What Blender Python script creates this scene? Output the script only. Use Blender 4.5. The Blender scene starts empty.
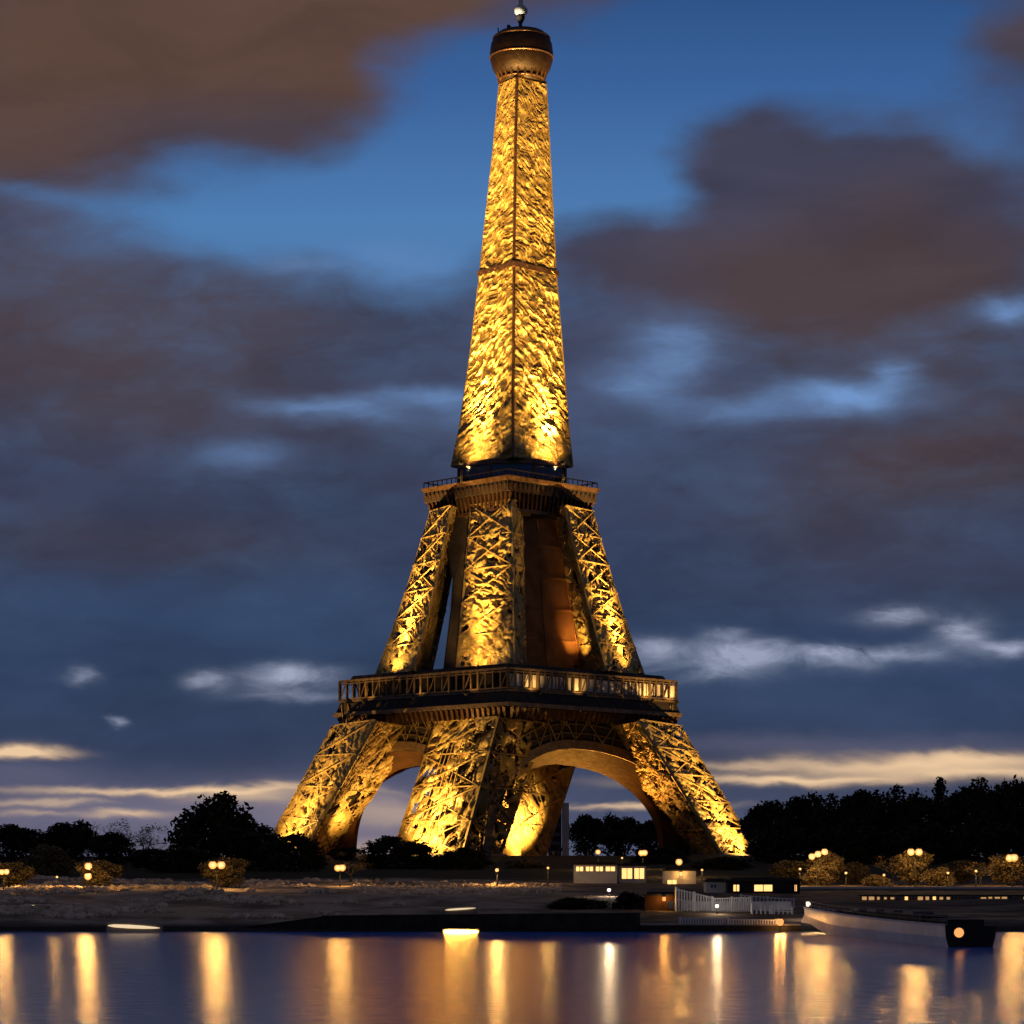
import bpy, math, random
import numpy as np

SC = bpy.context.scene
COL = SC.collection
random.seed(7)
RNG = np.random.default_rng(7)

# ------------------------------------------------------------------ camera
F = 2520.0            # focal length in pixels of the 1024 px picture
HOR = 872.0           # row of the horizon
CAMZ = 8.0
cam_d = bpy.data.cameras.new('camera')
cam = bpy.data.objects.new('camera', cam_d)
COL.objects.link(cam)
cam.location = (0, 0, CAMZ)
cam.rotation_euler = (math.radians(90), 0, 0)
cam_d.sensor_width = 36.0
cam_d.lens = 36.0 * F / 1024.0
cam_d.shift_y = (HOR - 512.0) / 1024.0
cam_d.clip_start = 1.0
cam_d.clip_end = 30000.0
SC.camera = cam
SC.view_settings.view_transform = 'Standard'
SC.view_settings.look = 'None'
SC.view_settings.exposure = 0.0
SC.view_settings.gamma = 1.0
SC.view_settings.use_curve_mapping = False
SC.render.resolution_x = SC.render.resolution_y = 1024
SC.cycles.max_bounces = 5
SC.cycles.diffuse_bounces = 2
SC.cycles.glossy_bounces = 3
SC.cycles.transmission_bounces = 2
SC.cycles.volume_bounces = 0
SC.cycles.sample_clamp_indirect = 6.0
SC.cycles.use_denoising = True


# ------------------------------------------------------------------ node helper
def srgb(r, g, b):
    def f(c):
        c /= 255.0
        return c / 12.92 if c <= 0.04045 else ((c + 0.055) / 1.055) ** 2.4
    return (f(r), f(g), f(b), 1.0)


class NT:
    def __init__(s, tree):
        s.t = tree
        s.n = tree.nodes
        s.n.clear()

    def put(s, sock, v):
        if isinstance(v, bpy.types.NodeSocket):
            s.t.links.new(v, sock)
        elif v is not None:
            sock.default_value = v

    def node(s, typ, **kw):
        n = s.n.new(typ)
        for k, v in kw.items():
            setattr(n, k, v)
        return n

    def math(s, op, a, b=None, c=None, clamp=False):
        n = s.node('ShaderNodeMath', operation=op, use_clamp=clamp)
        s.put(n.inputs[0], a)
        s.put(n.inputs[1], b)
        s.put(n.inputs[2], c)
        return n.outputs[0]

    def vm(s, op, a, b=None, c=None):
        n = s.node('ShaderNodeVectorMath', operation=op)
        s.put(n.inputs[0], a)
        s.put(n.inputs[1], b)
        if c is not None:
            s.put(n.inputs[2], c)
        return n.outputs['Value'] if op in ('DOT_PRODUCT', 'LENGTH') else n.outputs[0]

    def mix(s, f, a, b, blend='MIX'):
        n = s.node('ShaderNodeMix', data_type='RGBA', blend_type=blend)
        s.put(n.inputs[0], f)
        s.put(n.inputs[6], a)
        s.put(n.inputs[7], b)
        return n.outputs[2]

    def noise(s, vec, scale=1.0, detail=4.0, rough=0.5, dist=0.0, out=0):
        n = s.node('ShaderNodeTexNoise')
        s.put(n.inputs['Vector'], vec)
        n.inputs['Scale'].default_value = scale
        n.inputs['Detail'].default_value = detail
        n.inputs['Roughness'].default_value = rough
        n.inputs['Distortion'].default_value = dist
        return n.outputs[out]

    def ss(s, x, lo, hi):
        n = s.node('ShaderNodeMapRange', interpolation_type='SMOOTHSTEP')
        s.put(n.inputs[0], x)
        n.inputs[1].default_value = lo
        n.inputs[2].default_value = hi
        return n.outputs[0]

    def ramp(s, x, stops):
        n = s.node('ShaderNodeValToRGB')
        e = n.color_ramp.elements
        while len(e) < len(stops):
            e.new(0.5)
        for el, (p, c) in zip(e, stops):
            el.position = p
            el.color = c
        s.put(n.inputs[0], x)
        return n.outputs[0]


# ------------------------------------------------------------------ world: dusk sky with clouds
SUN_EL, SUN_AZ = -1.5, 25.0
W = bpy.data.worlds.new('World')
SC.world = W
W.use_nodes = True
w = NT(W.node_tree)
tc = w.node('ShaderNodeTexCoord').outputs['Generated']
sep = w.node('ShaderNodeSeparateXYZ')
w.put(sep.inputs[0], tc)
ay = w.math('MAXIMUM', w.math('ABSOLUTE', sep.outputs[1]), 0.12)
K = F / 1024.0
S = w.math('MULTIPLY_ADD', w.math('DIVIDE', sep.outputs[0], ay), K, 0.5)      # bearing
T = w.math('MULTIPLY', w.math('DIVIDE', sep.outputs[2], ay), K)                # height above the horizon
cmb = w.node('ShaderNodeCombineXYZ')
w.put(cmb.inputs[0], S)
w.put(cmb.inputs[1], T)
ST = cmb.outputs[0]


def st(x, y):
    return (x / 1024.0, (HOR - y) / 1024.0)


# domain warps
nz = w.noise(w.vm('MULTIPLY', ST, (3.2, 6.5, 1)), 1.0, 3.0, 0.5, 0.2, 1)
wofs = w.vm('MULTIPLY', w.vm('SUBTRACT', nz, (0.5, 0.5, 0.5)), (0.20, 0.13, 0))
STW = w.vm('ADD', ST, wofs)
nz2 = w.noise(w.vm('MULTIPLY', ST, (11, 26, 1)), 1.0, 4.0, 0.55, 0.3, 1)
wofs2 = w.vm('MULTIPLY', w.vm('SUBTRACT', nz2, (0.5, 0.5, 0.5)), (0.05, 0.026, 0))
STF = w.vm('ADD', ST, wofs2)
STW = w.vm('ADD', STW, w.vm('MULTIPLY', wofs2, (0.6, 0.6, 0)))


def blobs(vec, lst):
    acc = None
    for (x, y, rx, ry, amp) in lst:
        c = st(x, y)
        sx, sy = 1024.0 / rx, 1024.0 / ry
        d = w.vm('MULTIPLY_ADD', vec, (sx, sy, 0), (-c[0] * sx, -c[1] * sy, 0))
        e = w.math('POWER', 2.718, w.math('MULTIPLY', w.vm('DOT_PRODUCT', d, d), -1.0))
        acc = w.math('MULTIPLY', e, amp) if acc is None else w.math('MULTIPLY_ADD', e, amp, acc)
    return acc


sky = w.node('ShaderNodeTexSky', sky_type='NISHITA')
sky.sun_disc = False
sky.sun_elevation = math.radians(SUN_EL)
sky.sun_rotation = math.radians(SUN_AZ)
sky.altitude = 30
sky.air_density = 1.0
sky.dust_density = 1.0
sky.ozone_density = 3.0

tt = w.math('DIVIDE', T, 0.86, clamp=True)
clear = w.ramp(tt, [(0.0, srgb(88, 92, 118)), (0.14, srgb(62, 76, 108)), (0.5, srgb(84, 118, 160)),
                    (0.74, srgb(80, 129, 184)), (0.88, srgb(60, 102, 160)), (1.0, srgb(44, 82, 136))])
clear = w.mix(0.9, w.vm('MULTIPLY', sky.outputs[0], (0.5, 0.5, 0.5)), clear)

# thick evening cloud
gaps = blobs(STW, [(300, 215, 190, 62, 1.3), (440, 120, 120, 95, 1.1), (130, 165, 75, 40, 0.55), (205, 130, 60, 40, 0.4), (30, 208, 110, 16, 0.35),
                   (570, 110, 130, 100, 1.0), (720, 25, 180, 80, 1.1), (885, 75, 150, 65, 0.9), (1010, 150, 70, 45, 0.7),
                   (620, 170, 80, 40, 0.7), (940, 15, 100, 30, 0.45)])
solid = blobs(STW, [(160, 40, 230, 85, 0.95), (330, 90, 110, 40, 0.4), (30, 130, 110, 70, 0.8), (590, 5, 90, 40, 0.55), (1000, 45, 55, 45, 0.9),
                    (940, 60, 30, 22, 0.25), (790, 190, 75, 80, 0.8), (900, 190, 130, 60, 0.6), (690, 235, 120, 40, 0.35),
                    (160, 185, 60, 22, 0.35), (640, 235, 90, 40, 0.4), (970, 165, 100, 40, 0.45), (740, 150, 60, 45, 0.35), (425, 5, 90, 55, 0.6)])
nf = w.noise(w.vm('MULTIPLY', ST, (5.0, 11.0, 1)), 1.0, 5.0, 0.55, 0.3)
g = w.math('SUBTRACT', gaps, solid)
g = w.math('ADD', g, w.math('MULTIPLY', w.math('SUBTRACT', nf, 0.5), 0.75))
nrag = w.noise(w.vm('MULTIPLY', STF, (13.0, 30.0, 1)), 1.0, 5.0, 0.6, 0.5)
g = w.math('ADD', g, w.math('MULTIPLY', w.math('SUBTRACT', nrag, 0.5), 0.45))
gapm = w.ss(g, -0.22, 0.95)
ns = w.noise(w.vm('MULTIPLY', ST, (2.6, 7.0, 1)), 1.0, 4.0, 0.5, 0.4)
slate = w.ramp(tt, [(0.0, srgb(80, 84, 106)), (0.13, srgb(50, 61, 86)), (0.24, srgb(42, 57, 83)), (0.34, srgb(47, 57, 82)), (0.5, srgb(54, 59, 81)),
                    (0.75, srgb(58, 61, 82)), (1.0, srgb(62, 62, 78))])
slate = w.mix(w.ss(ns, 0.35, 0.72), slate, w.vm('MULTIPLY', slate, (1.30, 1.34, 1.40)))
brown = blobs(STW, [(120, 20, 260, 95, 1.1), (20, 150, 120, 70, 0.8), (350, 70, 110, 55, 0.7), (60, 330, 190, 110, 0.55), (250, 290, 130, 50, 0.3),
                    (810, 290, 170, 105, 0.95), (950, 250, 110, 70, 0.5), (900, 490, 170, 50, 0.9), (1010, 420, 120, 80, 0.6), (590, 0, 90, 30, 0.6),
                    (200, 370, 300, 90, 0.45), (120, 545, 210, 32, 0.55), (330, 250, 160, 25, 0.25), (690, 270, 90, 50, 0.4), (430, 15, 90, 60, 0.6), (1000, 40, 60, 45, 0.3), (900, 580, 200, 40, 0.3)])
brownc = w.ramp(tt, [(0.3, srgb(64, 54, 60)), (0.7, srgb(78, 64, 66)), (0.92, srgb(94, 70, 58))])
cloud = w.mix(w.math('MINIMUM', brown, 0.92), slate, brownc)
ntex = w.noise(w.vm('MULTIPLY', STF, (4.5, 13.0, 1)), 1.0, 5.0, 0.55, 0.6)
cloud = w.mix(w.ss(ntex, 0.25, 0.75), w.vm('MULTIPLY', cloud, (0.84, 0.85, 0.88)), w.vm('MULTIPLY', cloud, (1.13, 1.13, 1.13)))
col = w.mix(gapm, cloud, clear)

# bright breaks and wisps
fine = w.noise(w.vm('MULTIPLY', STF, (9, 30, 1)), 1.0, 4.0, 0.6, 0.3)
wisp = blobs(STF, [(330, 410, 70, 12, 0.7), (420, 395, 55, 9, 0.6), (240, 455, 45, 16, 0.35), (405, 260, 60, 22, 0.25), (675, 350, 45, 32, 0.6), (640, 385, 45, 22, 0.35), (850, 396, 70, 15, 0.9),
                   (895, 372, 26, 12, 0.7), (1005, 312, 35, 14, 0.65), (740, 410, 60, 12, 0.4), (300, 265, 40, 10, 0.3), (480, 410, 60, 20, 0.25)])
wm = w.math('MULTIPLY', wisp, w.math('MULTIPLY_ADD', fine, 2.2, -0.10), clamp=True)
col = w.mix(wm, col, srgb(112, 148, 200))
wisp2 = blobs(STF, [(292, 677, 40, 10, 1.0), (210, 678, 20, 9, 0.7), (82, 676, 16, 6, 0.5), (118, 719, 9, 4, 0.6), (300, 695, 50, 5, 0.35),
                    (650, 652, 30, 10, 0.75), (745, 652, 34, 11, 1.0), (728, 636, 18, 6, 0.5), (850, 654, 85, 8, 0.75), (962, 632, 24, 13, 0.8),
                    (895, 615, 36, 8, 0.6), (1000, 650, 26, 8, 0.75), (700, 668, 60, 10, 0.35), (800, 660, 150, 12, 0.14)])
wm2 = w.math('MULTIPLY', wisp2, w.math('MULTIPLY_ADD', w.noise(w.vm('MULTIPLY', STF, (14, 34, 1)), 1.0, 5.0, 0.62, 0.6), 3.6, -0.85), clamp=True)
col = w.mix(wm2, col, srgb(158, 166, 190))
mid = blobs(STW, [(180, 600, 200, 30, 0.35), (330, 640, 120, 20, 0.2), (850, 700, 260, 40, 0.18)])
col = w.mix(mid, col, srgb(58, 84, 124))

# low afterglow bands
hz = w.noise(w.vm('MULTIPLY', STF, (3.0, 22, 1)), 1.0, 3.0, 0.5, 0.2)
low = w.ss(T, st(0, 768)[1], st(0, 800)[1])
low = w.math('SUBTRACT', 1.0, w.ss(T, st(0, 802)[1], st(0, 780)[1]))
band = blobs(STF, [(970, 757, 120, 6, 0.85), (870, 764, 150, 5, 0.75), (960, 772, 130, 6, 0.9), (800, 780, 130, 5, 0.9), (740, 768, 50, 4, 0.4), (640, 806, 70, 3, 0.75),
                   (25, 751, 38, 4, 1.1), (10, 750, 30, 5, 0.4), (190, 790, 150, 3.5, 1.0), (255, 796, 60, 7, 0.6), (60, 800, 40, 3, 0.4), (125, 813, 40, 4, 0.75),
                   (20, 803, 40, 3, 0.3), (30, 812, 30, 3, 0.3), (390, 812, 80, 14, 0.5), (330, 850, 120, 8, 0.35)])
lilac = blobs(STF, [(150, 815, 260, 30, 0.9), (380, 822, 90, 40, 0.95), (20, 770, 60, 14, 0.35), (830, 745, 260, 10, 0.35)])
col = w.mix(w.math('MINIMUM', lilac, 0.95), col, srgb(112, 108, 130))
hzm = w.math('MULTIPLY', band, w.math('MULTIPLY_ADD', hz, 1.3, 0.3), clamp=True)
col = w.mix(hzm, col, srgb(236, 200, 160))
# below the horizon
col = w.mix(w.ss(T, -0.05, 0.0), srgb(22, 24, 32), col)
bg = w.node('ShaderNodeBackground')
w.put(bg.inputs[0], col)
bg.inputs[1].default_value = 1.0
w.put(w.node('ShaderNodeOutputWorld').inputs[0], bg.outputs[0])

# last light of the set sun
sun_d = bpy.data.lights.new('sun', 'SUN')
sun_d.energy = 0.02
sun_d.angle = math.radians(10)
sun_d.color = (1.0, 0.72, 0.5)
sun = bpy.data.objects.new('sun', sun_d)
COL.objects.link(sun)
sun.rotation_euler = (math.radians(86), 0, math.radians(180 - SUN_AZ))

SODIUM = (1.0, 0.57, 0.15)


# ------------------------------------------------------------------ scene helpers
def tag(o, label=None, cat=None, group=None, kind=None):
    if label:
        o['label'] = label
    if cat:
        o['category'] = cat
    if group:
        o['group'] = group
    if kind:
        o['kind'] = kind
    return o


def thing(name, label, cat, loc=(0, 0, 0), rz=0.0, group=None):
    o = bpy.data.objects.new(name, None)
    o.empty_display_size = 0.5
    COL.objects.link(o)
    o.location = loc
    o.rotation_euler = (0, 0, rz)
    return tag(o, label, cat, group)


class MB:
    """collects vertices and faces of ONE mesh object"""
    def __init__(s):
        s.v = []
        s.f = []
        s.n = 0
        s.sm = []

    def add(s, verts, faces, smooth=False):
        s.v.append(np.asarray(verts, float).reshape(-1, 3))
        for f in faces:
            s.f.append([i + s.n for i in f])
        s.sm.extend([smooth] * len(faces))
        s.n += len(verts)

    def box(s, c, d, rz=0.0):
        x, y, z = d[0] / 2, d[1] / 2, d[2] / 2
        p = np.array([(-x, -y, -z), (x, -y, -z), (x, y, -z), (-x, y, -z), (-x, -y, z), (x, -y, z), (x, y, z), (-x, y, z)])
        if rz:
            cc, ss = math.cos(rz), math.sin(rz)
            p = p @ np.array([[cc, ss, 0], [-ss, cc, 0], [0, 0, 1]])
        s.add(p + np.array(c), [(0, 3, 2, 1), (4, 5, 6, 7), (0, 1, 5, 4), (1, 2, 6, 5), (2, 3, 7, 6), (3, 0, 4, 7)])

    def bar(s, a, b, t, t2=None):
        a, b = np.array(a, float), np.array(b, float)
        d = b - a
        L = np.linalg.norm(d)
        if L < 1e-6:
            return
        d /= L
        up = np.array((0, 0, 1.0)) if abs(d[2]) < 0.9 else np.array((0.7071, 0.7071, 0))
        x = np.cross(d, up)
        x /= np.linalg.norm(x)
        y = np.cross(x, d)
        h = t / 2
        h2 = (t2 if t2 else t) / 2
        p = []
        for q, hh in ((a, h), (b, h2)):
            for sx, sy in ((-1, -1), (1, -1), (1, 1), (-1, 1)):
                p.append(q + x * sx * hh + y * sy * hh)
        s.add(p, [(0, 1, 2, 3), (7, 6, 5, 4), (0, 4, 5, 1), (1, 5, 6, 2), (2, 6, 7, 3), (3, 7, 4, 0)])

    def tube(s, pts, r, seg=8, smooth=True):
        pts = [np.array(p, float) for p in pts]
        rs = r if isinstance(r, (list, tuple)) else [r] * len(pts)
        V, Fc = [], []
        for i, p in enumerate(pts):
            a = pts[max(i - 1, 0)]
            b = pts[min(i + 1, len(pts) - 1)]
            d = (b - a) / max(np.linalg.norm(b - a), 1e-9)
            up = np.array((0, 0, 1.0)) if abs(d[2]) < 0.9 else np.array((1.0, 0, 0))
            x = np.cross(d, up)
            x /= np.linalg.norm(x)
            y = np.cross(x, d)
            for k in range(seg):
                an = 2 * math.pi * k / seg
                V.append(p + (x * math.cos(an) + y * math.sin(an)) * rs[i])
        for i in range(len(pts) - 1):
            for k in range(seg):
                k2 = (k + 1) % seg
                Fc.append((i * seg + k, i * seg + k2, (i + 1) * seg + k2, (i + 1) * seg + k))
        Fc.append(tuple(range(seg - 1, -1, -1)))
        Fc.append(tuple(range((len(pts) - 1) * seg, len(pts) * seg)))
        s.add(V, Fc, smooth)

    def lathe(s, prof, c=(0, 0, 0), seg=24, smooth=True, rot0=0.0):
        V, Fc = [], []
        n = len(prof)
        for r, z in prof:
            for k in range(seg):
                an = rot0 + 2 * math.pi * k / seg
                V.append((c[0] + r * math.cos(an), c[1] + r * math.sin(an), c[2] + z))
        for i in range(n - 1):
            for k in range(seg):
                k2 = (k + 1) % seg
                Fc.append((i * seg + k, i * seg + k2, (i + 1) * seg + k2, (i + 1) * seg + k))
        Fc.append(tuple(range(seg - 1, -1, -1)))
        Fc.append(tuple(range((n - 1) * seg, n * seg)))
        s.add(V, Fc, smooth)

    def frustum(s, q0, q1):
        """closed solid between two rings of points"""
        n = len(q0)
        V = list(q0) + list(q1)
        Fc = [tuple(range(n - 1, -1, -1)), tuple(range(n, 2 * n))]
        for k in range(n):
            k2 = (k + 1) % n
            Fc.append((k, k2, n + k2, n + k))
        s.add(V, Fc)

    def grid(s, P, keep=None, smooth=True, flip=False):
        """P: (nv, nu, 3)"""
        nv, nu = P.shape[:2]
        Fc = []
        for j in range(nv - 1):
            for i in range(nu - 1):
                if keep is not None and not keep[j, i]:
                    continue
                a = j * nu + i
                q = (a, a + 1, a + nu + 1, a + nu)
                Fc.append(q[::-1] if flip else q)
        s.add(P.reshape(-1, 3), Fc, smooth)

    def build(s, name, mat, parent=None):
        me = bpy.data.meshes.new(name)
        V = np.concatenate(s.v) if s.v else np.zeros((0, 3))
        me.from_pydata(V.tolist(), [], s.f)
        me.polygons.foreach_set('use_smooth', s.sm)
        me.materials.append(mat)
        me.update()
        o = bpy.data.objects.new(name, me)
        COL.objects.link(o)
        if parent is not None:
            o.parent = parent
        return o


def part(fn_mb, name, mat, parent):
    return fn_mb.build(name, mat, parent)


def children_of(o):
    return [c for c in bpy.data.objects if c.parent == o]


KIDS = {}


def copy_tree(o, loc, rz=0.0, sc=(1, 1, 1), label=None, group=None):
    c = o.copy()
    COL.objects.link(c)
    c.location = loc
    c.rotation_euler = (0, 0, rz)
    c.scale = sc
    if label:
        c['label'] = label
    if group:
        c['group'] = group
    if o not in KIDS:
        KIDS[o] = [(k, children_of(k)) for k in children_of(o)]
    for k, subs in KIDS[o]:
        d = k.copy()
        COL.objects.link(d)
        d.parent = c
        for q in subs:
            e = q.copy()
            COL.objects.link(e)
            e.parent = d
    return c


# numpy value noise ------------------------------------------------------------
_H = np.random.default_rng(3).random((256, 256))


def vnoise(x, y, seed=0):
    x = np.asarray(x, float) + seed * 17.31
    y = np.asarray(y, float) + seed * 9.77
    xi, yi = np.floor(x).astype(int), np.floor(y).astype(int)
    fx, fy = x - xi, y - yi
    fx = fx * fx * fx * (fx * (fx * 6 - 15) + 10)
    fy = fy * fy * fy * (fy * (fy * 6 - 15) + 10)
    a = _H[xi % 256, yi % 256]
    b = _H[(xi + 1) % 256, yi % 256]
    c = _H[xi % 256, (yi + 1) % 256]
    d = _H[(xi + 1) % 256, (yi + 1) % 256]
    return (a * (1 - fx) + b * fx) * (1 - fy) + (c * (1 - fx) + d * fx) * fy


def fbm(x, y, seed=0, octv=4, gain=0.5):
    s, a, n = 0, 1, 0
    for k in range(octv):
        s = s + a * vnoise(x * 2 ** k, y * 2 ** k, seed + k * 3)
        n += a
        a *= gain
    return s / n


# ------------------------------------------------------------------ materials
def mat(name):
    m = bpy.data.materials.new(name)
    m.use_nodes = True
    t = NT(m.node_tree)
    out = t.node('ShaderNodeOutputMaterial')
    b = t.node('ShaderNodeBsdfPrincipled')
    t.t.links.new(b.outputs[0], out.inputs[0])
    return m, t, b


def noisy(name, c1, c2, scale, rough=0.8, metal=0.0, bump=0.0, bscale=None, detail=5.0, stretch=(1, 1, 1), spec=0.5):
    m, t, b = mat(name)
    co = t.node('ShaderNodeTexCoord').outputs['Object']
    co = t.vm('MULTIPLY', co, stretch)
    n = t.noise(co, scale, detail, 0.6, 0.3)
    t.put(b.inputs['Base Color'], t.mix(t.ss(n, 0.3, 0.7), (*c1, 1), (*c2, 1)))
    r = t.math('MULTIPLY_ADD', t.noise(co, scale * 2.3, 3.0), 0.3, rough - 0.15, clamp=True)
    t.put(b.inputs['Roughness'], r)
    b.inputs['Metallic'].default_value = metal
    b.inputs['Specular IOR Level'].default_value = spec
    if bump:
        bp = t.node('ShaderNodeBump')
        bp.inputs['Strength'].default_value = 1.0
        bp.inputs['Distance'].default_value = bump
        t.put(bp.inputs['Height'], t.noise(co, bscale or scale * 3, 5.0, 0.65))
        t.put(b.inputs['Normal'], bp.outputs[0])
    return m


def emit(name, col, strength):
    m, t, b = mat(name)
    b.inputs['Base Color'].default_value = (0.8, 0.8, 0.75, 1)
    b.inputs['Emission Color'].default_value = (*col, 1)
    b.inputs['Emission Strength'].default_value = strength
    return m


M = {}
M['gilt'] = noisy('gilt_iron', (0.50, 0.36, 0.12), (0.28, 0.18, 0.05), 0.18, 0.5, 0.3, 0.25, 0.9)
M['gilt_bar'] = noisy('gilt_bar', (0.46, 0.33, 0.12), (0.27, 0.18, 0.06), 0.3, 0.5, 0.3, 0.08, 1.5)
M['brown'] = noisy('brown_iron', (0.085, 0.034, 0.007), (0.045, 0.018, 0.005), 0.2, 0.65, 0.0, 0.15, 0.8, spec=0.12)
M['darkbronze'] = noisy('dark_old_bronze', (0.024, 0.012, 0.006), (0.011, 0.006, 0.004), 0.35, 0.5, 0.3, 0.2, 0.5, spec=0.3)
M['copper'] = noisy('copper_brown', (0.30, 0.13, 0.04), (0.17, 0.07, 0.02), 0.12, 0.7, 0.0, 0.1, 0.6, spec=0.15)
M['bronze'] = noisy('dark_bronze', (0.14, 0.075, 0.042), (0.07, 0.038, 0.022), 0.4, 0.32, 0.6, 0.1, 0.8)
M['iron'] = noisy('dark_iron', (0.05, 0.038, 0.03), (0.028, 0.022, 0.02), 0.3, 0.7, 0.0, 0.06, 0.8, spec=0.15)
M['greyiron'] = noisy('grey_iron', (0.11, 0.10, 0.09), (0.06, 0.055, 0.05), 0.3, 0.55, 0.2, 0.06, 0.8)
M['rail'] = noisy('rail_iron', (0.24, 0.16, 0.08), (0.12, 0.075, 0.04), 0.5, 0.5, 0.3)
M['pale'] = noisy('pale_paint', (0.62, 0.58, 0.5), (0.5, 0.46, 0.4), 0.6, 0.6)
M['white'] = noisy('white_paint', (0.52, 0.53, 0.56), (0.38, 0.40, 0.44), 0.8, 0.55)
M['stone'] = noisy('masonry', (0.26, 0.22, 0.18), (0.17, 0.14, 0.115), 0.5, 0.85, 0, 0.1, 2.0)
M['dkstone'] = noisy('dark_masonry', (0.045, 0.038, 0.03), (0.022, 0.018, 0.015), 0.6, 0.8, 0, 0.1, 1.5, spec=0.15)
M['dark'] = noisy('dark_paint', (0.02, 0.018, 0.016), (0.012, 0.011, 0.011), 0.5, 0.7, spec=0.25)
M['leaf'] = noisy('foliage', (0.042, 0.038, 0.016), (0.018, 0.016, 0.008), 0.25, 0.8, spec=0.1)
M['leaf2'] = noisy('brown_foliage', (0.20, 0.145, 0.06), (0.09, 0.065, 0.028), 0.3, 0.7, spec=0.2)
M['bark'] = noisy('bark', (0.05, 0.038, 0.028), (0.03, 0.022, 0.017), 2.0, 0.9)
M['glow_white'] = emit('white_lamp_glow', (1.0, 0.80, 0.55), 3.0)
M['glow_orange'] = emit('orange_lamp_glow', (1.0, 0.38, 0.07), 1.1)
M['window'] = emit('lit_window', (1.0, 0.52, 0.15), 1.7)
M['strip'] = emit('lit_edge_glow', (1.0, 0.74, 0.42), 0.85)  # glow standing in for lamplight on pale edges
M['aviation'] = emit('flood_lens', (1.0, 0.7, 0.3), 4.0)


def globe_mat(name, core, rim, k):
    """frosted lamp globe: hottest where one looks through its middle at the bulb"""
    m, t, b = mat(name)
    lw = t.node('ShaderNodeLayerWeight')
    lw.inputs[0].default_value = 0.5
    t.put(b.inputs['Emission Color'], t.mix(t.ss(lw.outputs[1], 0.0, 0.5), (*[c * k for c in core], 1), (*rim, 1)))
    b.inputs['Emission Strength'].default_value = 1.0
    return m


M['glow'] = globe_mat('lamp_globe_glow', (1.0, 0.66, 0.22), (1.0, 0.40, 0.05), 1.45)
M['strip_hot'] = emit('added_amber_glow', (1.0, 0.50, 0.085), 95)  # glow added to throw gold onto the water
M['window_dim'] = emit('dim_window', (1.0, 0.52, 0.16), 0.5)


def glass_mat():
    m, t, b = mat('blue_glass')
    b.inputs['Base Color'].default_value = (0.02, 0.05, 0.12, 1)
    b.inputs['Roughness'].default_value = 0.3
    b.inputs['Metallic'].default_value = 0.2
    return m


M['glass'] = glass_mat()


# ------------------------------------------------------------------ terrain and water
PROF = np.array([(300, -3.0), (334, -0.6), (338, 0.25), (346, 1.0), (370, 2.4), (400, 4.0), (450, 5.25), (500, 6.5), (560, 8.0), (640, 9.0),
                 (820, 12.8), (900, 13.6), (1500, 14.5), (3000, 15), (20000, 15)])


def ground0(y):
    return np.interp(y, PROF[:, 0], PROF[:, 1])


def ground(x, y):
    x, y = np.asarray(x, float), np.asarray(y, float)
    z = ground0(y)
    a = np.clip((y - 338) / 30, 0, 1) * np.clip((560 - y) / 80, 0, 1)
    left = np.clip((20 - x) / 40, 0.25, 1)
    z = z + (fbm(x / 22, y / 14, 5, 4) - 0.5) * 2.2 * a * left
    z = z + (fbm(x / 60, y / 60, 9, 3) - 0.5) * 1.2 * np.clip((y - 560) / 100, 0, 1)
    z = z + (fbm(x / 9, y / 4, 2, 2) - 0.5) * 0.5 * np.clip(1 - np.abs(y - 338) / 12, 0, 1)
    return z


def gz(x, y):
    return float(ground(x, y))


def wx(px, y):
    return (px - 512.0) * y / F


def wz(py, y):
    return CAMZ + (HOR - py) * y / F


ys = np.concatenate([np.linspace(305, 330, 6), np.linspace(332, 350, 24), np.linspace(352, 520, 100), np.linspace(525, 700, 36), np.linspace(720, 1200, 25), np.geomspace(1300, 12000, 12)])
ucol = np.concatenate([np.linspace(-2.2, -0.26, 14)[:-1], np.linspace(-0.26, 0.26, 240), np.linspace(0.26, 2.2, 14)[1:]])
Yg, Ug = np.meshgrid(ys, ucol, indexing='ij')
Xg = Ug * Yg
Pg = np.stack([Xg, Yg, ground(Xg, Yg)], -1)


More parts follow.
